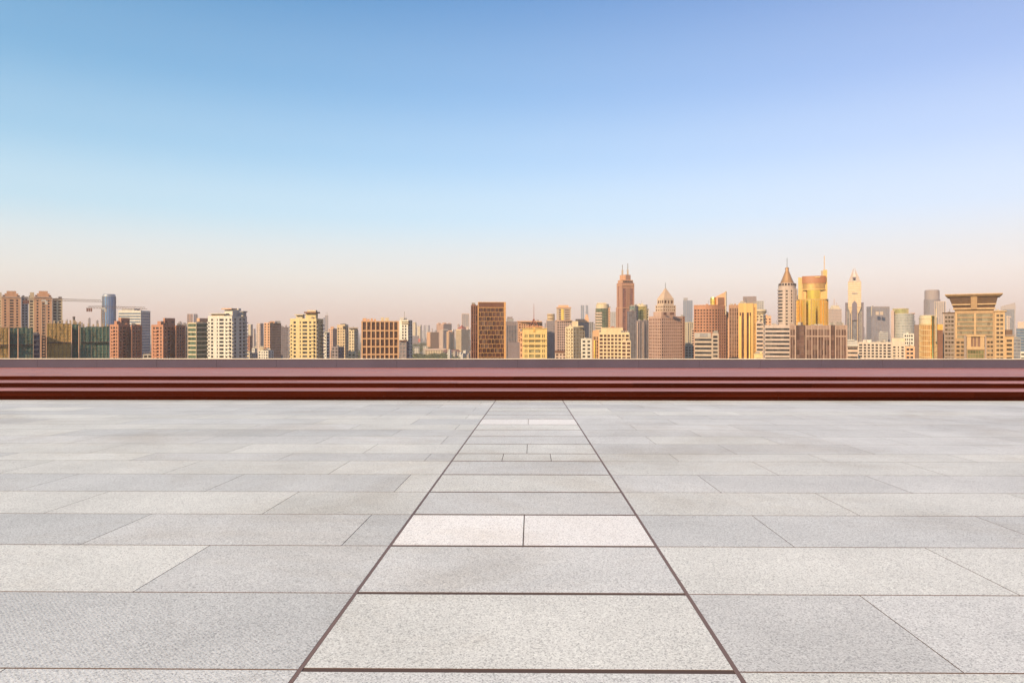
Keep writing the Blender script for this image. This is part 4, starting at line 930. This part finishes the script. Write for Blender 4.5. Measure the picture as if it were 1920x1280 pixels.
# ---- 52 hazy crown, 53 pointed tower
b = Bld('skyscraper', 'hazy mauve tower with small turreted crown right of the gold tower', 1566, 1600, cat='tower')
b.tower(b.f2(1553, 1561, 1578, 60), b.z(579), w_pinkl, g_grey, [W(3, .5, fh=4), W(3, .5, fh=4)]); b.prism('crown', b.f2(1555, 1562, 1576, 60, 1606), b.z(579.3), b.z(572), w_cream, b.f2(1559, 1563, 1572, 60, 1610)); b.pole('spire', 1564, 560, 574, 1.5, w_pinkl, 20); b.pole('spire', 1569, 567, 574, 1.2, w_pinkl, 20)
b = Bld('skyscraper', 'tall pale tower with split pointed claw top and dark pointed recesses', 1602, 1230, cat='tower')
w53 = wall((.64, .48, .31)); d53 = wall((.17, .15, .21)); r5 = b.m(16.4)
def rot4(c, r, a0, n=4): return [c + Vector((math.cos(a0 + 2 * math.pi * k / n), math.sin(a0 + 2 * math.pi * k / n))) * r for k in range(n)]
low = b.fp(1585.5, 1618.5, 5, 28); b.tower(low, b.z(567), d53, g_grey, [W(fh=4, sp=.05, pat=[(1, 's'), (2.4, 'w'), (.5, 's'), (1.4, 'w'), (.6, 's'), (2.6, 'w'), (.6, 's'), (1.4, 'w'), (.5, 's'), (2.4, 'w'), (1, 's')], tb=2, po=.8)])
up = b.fp(1590, 1614.7, 1, 28); b.tower(up, b.z(528), w53, glass((.42, .35, .27), .35, var=.3, curtain=.1), [BD(4.2, .5, tb=2, bay=14)], z0=b.z(576))
def shield(xs, y0):
    A = hit(xs[0], b.C + b.u * .6, b.r); B = hit(xs[1], b.C + b.u * .6, b.r); Cc = hit(xs[2], b.C + b.u * .6, b.r); z0, z1 = b.z(y0), b.z(576.5)
    mb = MB(); i = len(mb.v)
    f = [(*A, z1), (*Cc, z1), (*B, z0)]; bk = [(p[0] + b.u.x * 6, p[1] + b.u.y * 6, p[2]) for p in f]
    mb.tri(f[0], f[2], f[1]); mb.quad(f[0], bk[0], bk[2], f[2]); mb.quad(f[2], bk[2], bk[1], f[1]); mb.build('shield_point', w53, b.o)
shield((1590, 1596, 1598), 590); shield((1606.5, 1608, 1614.7), 590)
for x in (1596.6, 1608): b.bx('fin', x - .6, x + .6, 588, 700, w53, .9, 6)
for x in (1588, 1592.6, 1612.5, 1616): b.bx('fin', x - .35, x + .35, 584, 700, wall((.58, .48, .42)), 3.6, 2)
nic = MB(); A, B = hit(1597.5, b.C + b.u * .8, b.r), hit(1607, b.C + b.u * .8, b.r); M_ = A.lerp(B, .5)
nic.ngon([(*A, b.z(600)), (*B, b.z(600)), (*B, b.z(569)), (*M_, b.z(563.5)), (*A, b.z(569))]).build('pointed_recess', d53, b.o)
b.bx('sign_strip', 1597, 1608, 549.3, 550.8, d53, .55, .4)
u4 = b.fp(1590.5, 1614.2, 2, 25); tip = (u4[0] + u4[2]) / 2; tip2 = hit(1601.5, tip, b.r); zt0, zt1 = b.z(528.2), b.z(500)
for i, (f0, f1) in enumerate(((0, .36), (.64, 1))):                 # claws left and right of the gap
    mb = MB(); A, B = u4[0].lerp(u4[1], f0), u4[0].lerp(u4[1], f1); C2, D2 = u4[3].lerp(u4[2], f1), u4[3].lerp(u4[2], f0); T0 = (*(tip2 + b.r * (-.6 + 1.2 * i)), zt1); pts = [A, B, C2, D2]
    for k in range(4): mb.tri((*pts[k], zt0), (*pts[(k + 1) % 4], zt0), T0)
    mb.build('claw', wall((.50, .42, .39)), b.o)
gl = MB(); A, B = u4[0].lerp(u4[1], .37), u4[0].lerp(u4[1], .63); sh = b.u * 5
gl.tri((*(A + sh), zt0), (*(B + sh), zt0), (*(tip2 + sh * .2), zt1 - 6)).build('glazed_gap', w_white, b.o)
mb = MB(); pb = hit(1601.5, b.C + b.u * 4, b.r); mb.lathe(pb.x, pb.y, [(.1, b.z(524)), (2.0, b.z(522.8)), (2.8, b.z(521.2)), (2.0, b.z(519.6)), (.1, b.z(518.6))], 14).build('ball', d53, b.o)

# ---- 54..58
b = simple('office_tower', 'blue grey glass office with pale side strip right of the pointed tower', 1624.5, 1634, 1668, 1150, 574.5, wall((.30, .28, .32)), glass((.16, .16, .20), rough=.3, var=.25, curtain=.05), BD(4, .1), BD(4, .06, tb=3, bay=6), a=66, cat='tower')
for x0, x1 in ((1642, 1648), (1650, 1656)): b.bx('roof_emblem', x0, x1, 584, 590.5, w_stone, -14, 1)
b.bx('edge_strip', 1633.4, 1634.4, 575, 592, w_cream, -1.5, 1); b.tower(b.fp(1648, 1665, -20, 3), b.z(622.5, -20), w_greyl, g_grey, [BD(3, .5)])
b = Bld('office_tower', 'pale round glass office with green gold top storey', 1692, 900, cat='tower'); q = b.fc(1671, 1715, 0, 30)
b.tower(q, b.z(587.5), w_greyl, glass((.22, .24, .24), rough=.2, var=.4, curtain=.2), [BD(3.6, .4, tb=1.2, cw=0)] * 30)
q2 = b.fc(1673, 1704, 2, 30); b.tower(q2, b.z(577.8), w_cream, glass((.30, .30, .14), rough=.2, metal=.4, var=.4, curtain=0), [BD(6, .1, tb=.8, cw=0, bay=4)] * 30, z0=b.z(588)); b.bx('flank_wall', 1670.5, 1676.5, 582, 700, wall((.52, .40, .38)), -1, 8)
b.bx('dish', 1706, 1716, 587, 588.4, w_pink, 6, 6)
b = Bld('office_block', 'long low pale block with punched square windows behind the parapet', 1650, 480)
b.tower(b.fp(1609, 1672, 0, 16), b.z(641.5), wall((.62, .54, .49)), g_dark, [W(2.35, .52, fh=2.0, sp=.45, tb=1.4, cw=.6, d=.6)])
b.tower(b.fp(1672.2, 1697, .8, 15), b.z(640, .8), wall((.64, .54, .46)), g_dark, [W(2.35, .3, fh=2.0, sp=.5, tb=3.4, cw=.8, d=.6)]); b.bx('parapet', 1671.8, 1697.4, 633.5, 640.2, wall((.66, .55, .44)), 2, 11)
b.bx('roof_box', 1618, 1634, 637, 641.8, w_white, 5, 7); b.bx('roof_box', 1690, 1697, 634.5, 640, w_cream, 1.5, 1)
b = Bld('low_block', 'low white building with curved canopy edge beside the brown office', 1598, 520); b.tower(b.fp(1588.5, 1609, 0, 16), b.z(648), w_pinkl, g_dark, [BD(3.2, .6, tb=1.5)])
b.bx('roof_slab', 1588, 1602, 636.5, 638, w_white, 2, 12); b.bx('upper_floor', 1589, 1608, 638, 648.3, w_greyl, 3, 11); b.bx('canopy', 1588, 1609, 646.6, 648.6, w_white, -2, 4)
simple('low_block', 'white perforated slim block beside the round pale office', 1694, None, 1713.5, 560, 625.5, w_white, g_dark, W(1.6, .5, fh=2.9, sp=.5, tb=1), )
simple('low_block', 'salmon low block with dark windows before the gold cylinder', 1697, None, 1715, 430, 649.5, w_peach, g_dark, W(2.2, .6, fh=2.6, sp=.5, tb=1.2))
b = Bld('skyscraper', 'hazy grey round shouldered skyscraper behind the gold cylinder', 1748, 1700, cat='tower'); q = b.fc(1732, 1763, 0, 24)
b.tower(q, b.z(561), w_purp, g_grey, [FN(6, .7, 4.5, .1, cw=0, po=.4)] * 24); b.lathe('upper_drum', [(b.rad * .93, b.z(561.2)), (b.rad * .93, b.z(545)), (b.rad * .86, b.z(543))], wall((.34, .29, .30)), 24)
b.tower(b.fp(1752, 1773, -12, 20), b.z(565, -12), w_pinkl, g_grey, [FN(5, .6, 4, .05, po=.5)]); b.bx('rear_box', 1743, 1752, 566, 700, wall((.22, .21, .27)), -12, 9)
b = Bld('office_tower', 'gold trimmed glass cylinder with cream top beside the flared roof building', 1740, 470, cat='tower'); q = b.fc(1722.5, 1757.5, 0, 30)
b.tower(q, b.z(606.5), wall((.68, .52, .30)), g_amber, [W(1.2, .75, fh=3.9, sp=.16, tb=1, cw=0)] * 30)
b.lathe('top_drum', [(b.rad * .98, b.z(606.6)), (b.rad * .98, b.z(598)), (b.rad * 1.02, b.z(597.6)), (b.rad * 1.02, b.z(595.5)), (b.rad * .93, b.z(595)), (b.rad * .93, b.z(591.5)), (b.rad * .85, b.z(590.6))], w_cream, 30)
e = Vector((math.cos(R(268)), math.sin(R(268)))); P = b.cc + e * (b.rad + .2); MB().lathe(P.x, P.y, [(.9, 10), (.9, b.z(592))], 10).build('gold_column', g_gold, b.o, smooth=True)
b.pole('mast', 1755, 578, 640, .5, w_cream, -.5); b.bx('dark_flank', 1714, 1723, 608.5, 720, wall((.20, .14, .13)), 4, 10)
b.bx('orange_box', 1757.6, 1768, 608, 618.5, wall((.75, .42, .10)), 6, 8); b.bx('link_block', 1757.6, 1768, 618.6, 720, w_brown, 6.5, 7)

# ---- 59 building with flared roof
b = Bld('civic_building', 'large tan civic building with wide flared roof crown at right', 1828, 470, rot=R(0))
m59 = wall((.44, .29, .165)); m59d = wall((.15, .085, .055)); m59l = wall((.55, .375, .21)); m59g = wall((.33, .265, .245))
g_civ = glass((.06, .045, .03), curtain=.3)
lit = W(2.0, .62, fh=2.95, sp=.5, tb=2.2, cw=.9, d=.7)
b.tower(b.fp(1756.5, 1769, 2, 14), b.z(626.5, 2), m59g, g_civ, [lit]); b.tower(b.fp(1769.2, 1791, 1, 18), b.z(586, 1), m59g, g_civ, [lit])  # left wings in greyer stone, their shadow put into the colour
b.bx('eave', 1766.5, 1790, 584.8, 586.6, m59d, .2, 19)
b.tower(b.fp(1791.3, 1865, 0, 20), b.z(582), m59, glass((.11, .10, .06), rough=.2, curtain=.2), [W(fh=2.95, sp=.3, pat=[(.28, 's'), (3.7, 'w'), (.32, 's'), (3.7, 'w'), (.28, 's')], tb=2.2, d=.8, po=.3)])
mul = MB(); A, B = b.fp(1794, 1862.5, .35, 1)[:2]
for i in range(41): P = A.lerp(B, i / 40); mul.bar((*P, 30), (*P, b.z(587)), .09)
mul.build('mullions', w_stone, b.o, 'stuff')
b.tower(b.fp(1865.3, 1884, -1, 19), b.z(584), m59l, g_civ, [lit]); b.bx('eave', 1863, 1888, 582.6, 584.6, m59l, -1.8, 20.5)
b.tower(b.fp(1884.3, 1900.5, 2, 14), b.z(630, 2), m59l, g_civ, [lit]); b.bx('rooftop_hall', 1885.5, 1898.5, 618, 630.2, m59d, 4, 9); b.bx('eave', 1884.6, 1904, 627.6, 629.6, m59g, 1, 4)
b.tower(b.fp(1790.5, 1810, -2.2, 2), b.z(634), m59, g_civ, [lit], roof=False); b.tower(b.fp(1848, 1865, -2.2, 2), b.z(633), m59, g_civ, [lit], roof=False)
b.bx('pilaster', 1826.6, 1830, 587, 628, m59l, -.7, .65); b.bx('pilaster', 1791.5, 1794.5, 586, 634, m59l, -.6, .5); b.bx('pilaster', 1861.5, 1864.5, 586, 632, m59, -.6, .5)
for x0, x1 in ((1807.5, 1812), (1846.5, 1849.5)): b.bx('pier', x0, x1, 629, 720, m59g, -3.3, 3)
for x0, x1 in ((1813, 1820.6), (1838, 1845.6)): b.bx('portal_frame', x0, x1, 630.5, 654, m59l, -3.2, 2.5)
b.bx('portal_frame', 1812, 1847, 628, 631, m59l, -3.6, 3); b.bx('portal_frame', 1812.6, 1846, 650, 655, m59l, -3.3, 2.6); b.bx('portal_recess', 1820.6, 1838, 631, 650, wall((.22, .12, .09)), -1.9, 1); b.bx('portal_column', 1824.5, 1826, 633, 650, m59, -2.4, .6); b.bx('portal_column', 1830.5, 1833, 633, 650, m59, -2.4, .6)
b.tower(b.fp(1812.8, 1846, -2.6, 2), b.z(655), m59, glass((.12, .12, .06), curtain=.05), [BD(3, .1, tb=.5, bay=1.5)], roof=False)
zc0, zc1 = b.z(581), b.z(555.5)
def crown(x0, x1, x2, x3, ya, yb, mat, nm, oa=-.5, ob=-.5, dep=20):
    return b.prism(nm, b.fp(x0, x1, oa, dep), b.z(ya), b.z(yb), mat, b.fp(x2, x3, ob, dep + (oa - ob) * 2))
crown(1790, 1863, 1784.5, 1867.5, 582, 570, m59d, 'crown', .5, -.3); crown(1784.5, 1867.5, 1778.5, 1871.5, 570, 556, m59d, 'crown', -.3, -2.6, 21)
b.bx('crown_band', 1786.5, 1866.8, 577, 580, m59l, -1.6, 2.5); b.bx('crown_band', 1784.5, 1819.5, 569.3, 571.8, m59l, -2.0, 2.2); b.bx('crown_band', 1832.5, 1868, 569, 571.5, m59l, -2.0, 2.2)
b.prism('crown_pillar', b.fp(1820.5, 1832, -1.8, 3), b.z(580), b.z(554), m59, b.fp(1820, 1832.5, -4.2, 4))
sl = MB()
for i in range(9):
    f = i / 9; y = 557.5 + 11.5 * f; x0, x1 = 1780.5 + 5.5 * f, 1869.5 - 3 * f; of = -2.9 + 2.2 * f
    sl.prism(b.fp(x0, x1, of, .5), b.z(y + .5, of), b.z(y, of))
sl.build('louvres', wall((.27, .16, .10)), b.o, 'stuff')
b.prism('roof_plate', b.fp(1775, 1876, -4.4, 28), b.z(556.2), b.z(552.5), m59, b.fp(1771, 1881, -6.0, 31)); b.bx('roof_edge', 1771.5, 1880.5, 550.3, 552.4, m59l, -5.8, 30.5)
# ---- 60 far right
b = Bld('skyscraper', 'hazy grey slab with sloping top behind the flared roof building', 1890, 1700, cat='tower'); A4 = b.fp(1876, 1904, 0, 25); mb = MB(); zl, zr = b.z(574), b.z(567.5)
A, B, Cc, Dd = A4; mb.quad((*A, 0), (*B, 0), (*B, zr), (*A, zl)).quad((*B, 0), (*Cc, 0), (*Cc, zr), (*B, zr)).quad((*Dd, 0), (*A, 0), (*A, zl), (*Dd, zl)).quad((*A, zl), (*B, zr), (*Cc, zr), (*Dd, zl)).build('wall', wall((.40, .36, .38)), b.o)
b.bx('glass_panel', 1880, 1902, 580, 700, g_grey, -.6, .5)
simple('office_block', 'grey blue office with open roof frame at the right edge', 1905, None, 1960, 900, 615, w_grey, g_blue, BD(3.8, .3), extra=[('roof_frame', 1908, 1960, 603, 615.4, 6, 10, w_pinkl)])
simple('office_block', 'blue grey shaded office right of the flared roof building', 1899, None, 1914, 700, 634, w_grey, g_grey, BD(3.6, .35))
simple('low_block', 'small white block at the right edge above the parapet', 1913.5, None, 1950, 520, 660, w_white, g_dark, BD(3.2, .6))
simple('skyscraper', 'thin hazy white mast tower right of the flared roof building', 1889, None, 1893, 1200, 594, w_pinkl, g_grey, W(3, .3), cat='tower', extra=[('arm', 1886, 1896, 593, 595, -1, 3, w_pinkl)])
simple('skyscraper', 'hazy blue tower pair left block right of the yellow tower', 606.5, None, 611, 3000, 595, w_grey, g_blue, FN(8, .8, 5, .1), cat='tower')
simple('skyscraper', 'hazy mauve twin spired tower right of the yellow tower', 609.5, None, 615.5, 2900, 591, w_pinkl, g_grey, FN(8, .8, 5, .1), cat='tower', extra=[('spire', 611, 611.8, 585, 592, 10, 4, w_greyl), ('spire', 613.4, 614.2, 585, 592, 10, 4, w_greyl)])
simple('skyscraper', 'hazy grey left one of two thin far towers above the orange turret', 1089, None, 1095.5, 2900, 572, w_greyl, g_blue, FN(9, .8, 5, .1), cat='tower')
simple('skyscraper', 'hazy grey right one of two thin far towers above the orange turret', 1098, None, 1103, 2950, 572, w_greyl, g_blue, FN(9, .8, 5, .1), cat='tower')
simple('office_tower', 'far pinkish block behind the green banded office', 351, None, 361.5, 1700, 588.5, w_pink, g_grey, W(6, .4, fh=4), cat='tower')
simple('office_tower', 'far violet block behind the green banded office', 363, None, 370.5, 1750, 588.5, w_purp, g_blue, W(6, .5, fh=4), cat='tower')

# ---- far hazy blocks that fill the gaps along the horizon
rf = random.Random(11)
ORD = ['first', 'second', 'third', 'fourth', 'fifth', 'sixth', 'seventh', 'eighth', 'ninth', 'tenth', 'eleventh', 'twelfth', 'thirteenth', 'fourteenth', 'fifteenth', 'sixteenth', 'seventeenth', 'eighteenth', 'nineteenth', 'twentieth', 'twenty first', 'twenty second', 'twenty third', 'twenty fourth', 'twenty fifth']
NOT_SEEN = {'a': [0, 1, 4, 5, 6, 7, 8, 9, 10, 11, 12, 13], 'b': [1, 2, 3, 4, 5, 6, 8, 9], 'c': [0, 1, 4, 10, 12, 14, 15, 16, 17, 18, 19, 20, 21, 22, 28, 29, 30, 31, 32], 'd': [0, 2, 3, 4, 5, 6], 'e': [0, 1, 2, 3, 4, 8, 9, 10, 11, 12, 13, 14], 'f': [0, 1, 2, 3, 4, 5, 6], 'g': [0, 1, 2, 3, 4, 5, 8, 9, 10, 12, 13, 14, 16, 17], 'h': [1, 2, 3, 4, 5, 6, 7, 8], 'i': [0, 6, 7], 'j': [1, 5, 6, 7, 8, 9, 11, 12], 'k': [0, 1, 2, 3, 4, 5, 7, 8], 'm': [1, 3]}                     # those that stand wholly behind other buildings are left out
def far_row(key, what, group, x0, x1, n, y0, y1, d0, d1, cols, name='far_block', cat='building', wmin=3, wmax=7):
    seen = 0
    for i in range(n):
        w = rf.uniform(wmin, wmax); x = x0 + (x1 - x0) * (i + rf.uniform(.2, .8)) / n; D = d0 + (d1 - d0) * (i * .618 % 1.0)
        yt = rf.uniform(y0, y1); cn, c = rf.choice(cols); head = rf.random() < .5
        if i in NOT_SEEN.get(key, ()): continue
        b = Bld(name, '%s %s, %s from the left' % (cn, what, ORD[seen]), x, D, cat=cat, group=group); seen += 1
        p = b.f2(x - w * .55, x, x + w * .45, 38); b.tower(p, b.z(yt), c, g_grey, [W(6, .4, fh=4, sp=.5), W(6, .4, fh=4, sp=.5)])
        if head: b.prism('stair_head', b.f2(x - w * .2, x, x + w * .2, 38, D + 6), b.z(yt) - .5, b.z(yt - 1.5), c)
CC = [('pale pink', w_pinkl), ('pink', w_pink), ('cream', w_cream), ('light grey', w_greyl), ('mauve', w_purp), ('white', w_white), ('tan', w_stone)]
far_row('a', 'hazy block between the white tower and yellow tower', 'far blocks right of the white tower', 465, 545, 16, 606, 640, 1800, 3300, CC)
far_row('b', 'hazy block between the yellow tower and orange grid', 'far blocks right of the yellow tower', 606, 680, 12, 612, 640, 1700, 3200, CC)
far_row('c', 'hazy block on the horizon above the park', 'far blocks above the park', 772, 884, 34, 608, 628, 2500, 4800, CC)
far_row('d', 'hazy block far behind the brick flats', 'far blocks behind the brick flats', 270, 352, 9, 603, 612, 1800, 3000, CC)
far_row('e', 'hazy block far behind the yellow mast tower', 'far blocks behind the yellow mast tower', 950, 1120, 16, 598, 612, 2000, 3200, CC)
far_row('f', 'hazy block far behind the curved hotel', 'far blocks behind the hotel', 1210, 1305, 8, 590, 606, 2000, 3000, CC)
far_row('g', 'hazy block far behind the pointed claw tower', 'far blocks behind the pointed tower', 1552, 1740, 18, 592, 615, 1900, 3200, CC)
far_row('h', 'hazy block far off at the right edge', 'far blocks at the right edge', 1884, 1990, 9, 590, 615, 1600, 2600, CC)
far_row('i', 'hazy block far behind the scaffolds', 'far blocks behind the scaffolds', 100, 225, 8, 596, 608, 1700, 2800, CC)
far_row('j', 'low house at the foot of the orange notched tower', 'low houses right of the white tower', 464, 546, 14, 648, 668, 800, 1500, CC, 'low_house', 'house', 5, 11)
far_row('k', 'low house left of the orange grid', 'low houses right of the yellow tower', 606, 680, 10, 646, 668, 900, 1500, CC, 'low_house', 'house', 4, 9)
far_row('l', 'low house beside the park trees', 'low houses beside the park', 842, 886, 9, 655, 668, 1330, 1480, CC, 'low_house', 'house', 4, 8)
far_row('m', 'low house left of the curved hotel', 'low houses left of the hotel', 1282, 1304, 4, 640, 665, 860, 1200, CC, 'low_house', 'house', 4, 8)

# ---- trees of the park: far away, read as one mass
def foliage(c0, c1):
    m, nt, b = new_mat('foliage'); g = N(nt, 'ShaderNodeNewGeometry'); nz = N(nt, 'ShaderNodeTexNoise', Scale=.12, Detail=4.0); nt.links.new(g.outputs['Position'], nz.inputs['Vector'])
    rp = N(nt, 'ShaderNodeValToRGB'); e = rp.color_ramp.elements; e[0].position = .38; e[0].color = c4(c0); e[1].position = .62; e[1].color = c4(c1)
    nt.links.new(nz.outputs[0], rp.inputs[0]); nt.links.new(rp.outputs[0], b.inputs['Base Color']); b.inputs['Roughness'].default_value = .8; return m
leaf = foliage((.035, .055, .02), (.10, .12, .04))
def wood(mb, n, x0, x1, D0, D1, h0, h1):
    for i in range(n):
        D = rf.uniform(D0, D1); px = rf.uniform(x0, x1); p = ray(px) * D; h = rf.uniform(h0, h1); rr = h * rf.uniform(.38, .5)
        mb.bar((p.x, p.y, 0), (p.x, p.y, h * .6), .5)
        for k in range(70):                               # leaf sprays through the crown's volume
            v = Vector((rf.gauss(0, 1), rf.gauss(0, 1), rf.gauss(0, 1))).normalized() * rf.uniform(.55, 1.0)
            q = Vector((p.x + v.x * rr, p.y + v.y * rr, h * .62 + v.z * rr * .8)); s = rf.uniform(.7, 1.6)
            a = Vector((rf.uniform(-1, 1), rf.uniform(-1, 1), rf.uniform(-.6, .6))).normalized() * s; c = v.cross(a).normalized() * s * .8
            mb.quad(q - a - c, q + a - c * .6, q + a * .7 + c, q - a * .8 + c * .9)
mb = MB(); wood(mb, 230, 770, 850, 1400, 1650, 12, 19); wood(mb, 170, 770, 814, 1950, 2700, 18, 28); wood(mb, 50, 846, 888, 1400, 1640, 9, 14)
o = mb.build('park_trees', leaf, None, 'stuff'); tag(o, 'dark green mass of park trees below the pink fluted tower', 'trees')
mb = MB(); wood(mb, 16, 669, 680, 1450, 1600, 20, 28)
o = mb.build('street_trees', leaf, None, 'stuff'); tag(o, 'dark trees in the narrow gap left of the orange grid building', 'trees')

# ------------------------------------------------------------------ haze over the whole city
hz = MB().box(-21000, 21000, -21000, 21000, -75, 330).build('haze', None); hz['kind'] = 'stuff'
hm = bpy.data.materials.new('haze'); hm.use_nodes = True; nt = hm.node_tree; nt.nodes.remove(nt.nodes['Principled BSDF'])
pv = nt.nodes.new('ShaderNodeVolumePrincipled'); pv.inputs['Color'].default_value = (.95, .86, .88, 1); pv.inputs['Density'].default_value = HAZE
pv.inputs['Anisotropy'].default_value = 0.0
nt.links.new(pv.outputs[0], nt.nodes['Material Output'].inputs['Volume']); hz.data.materials.append(hm)
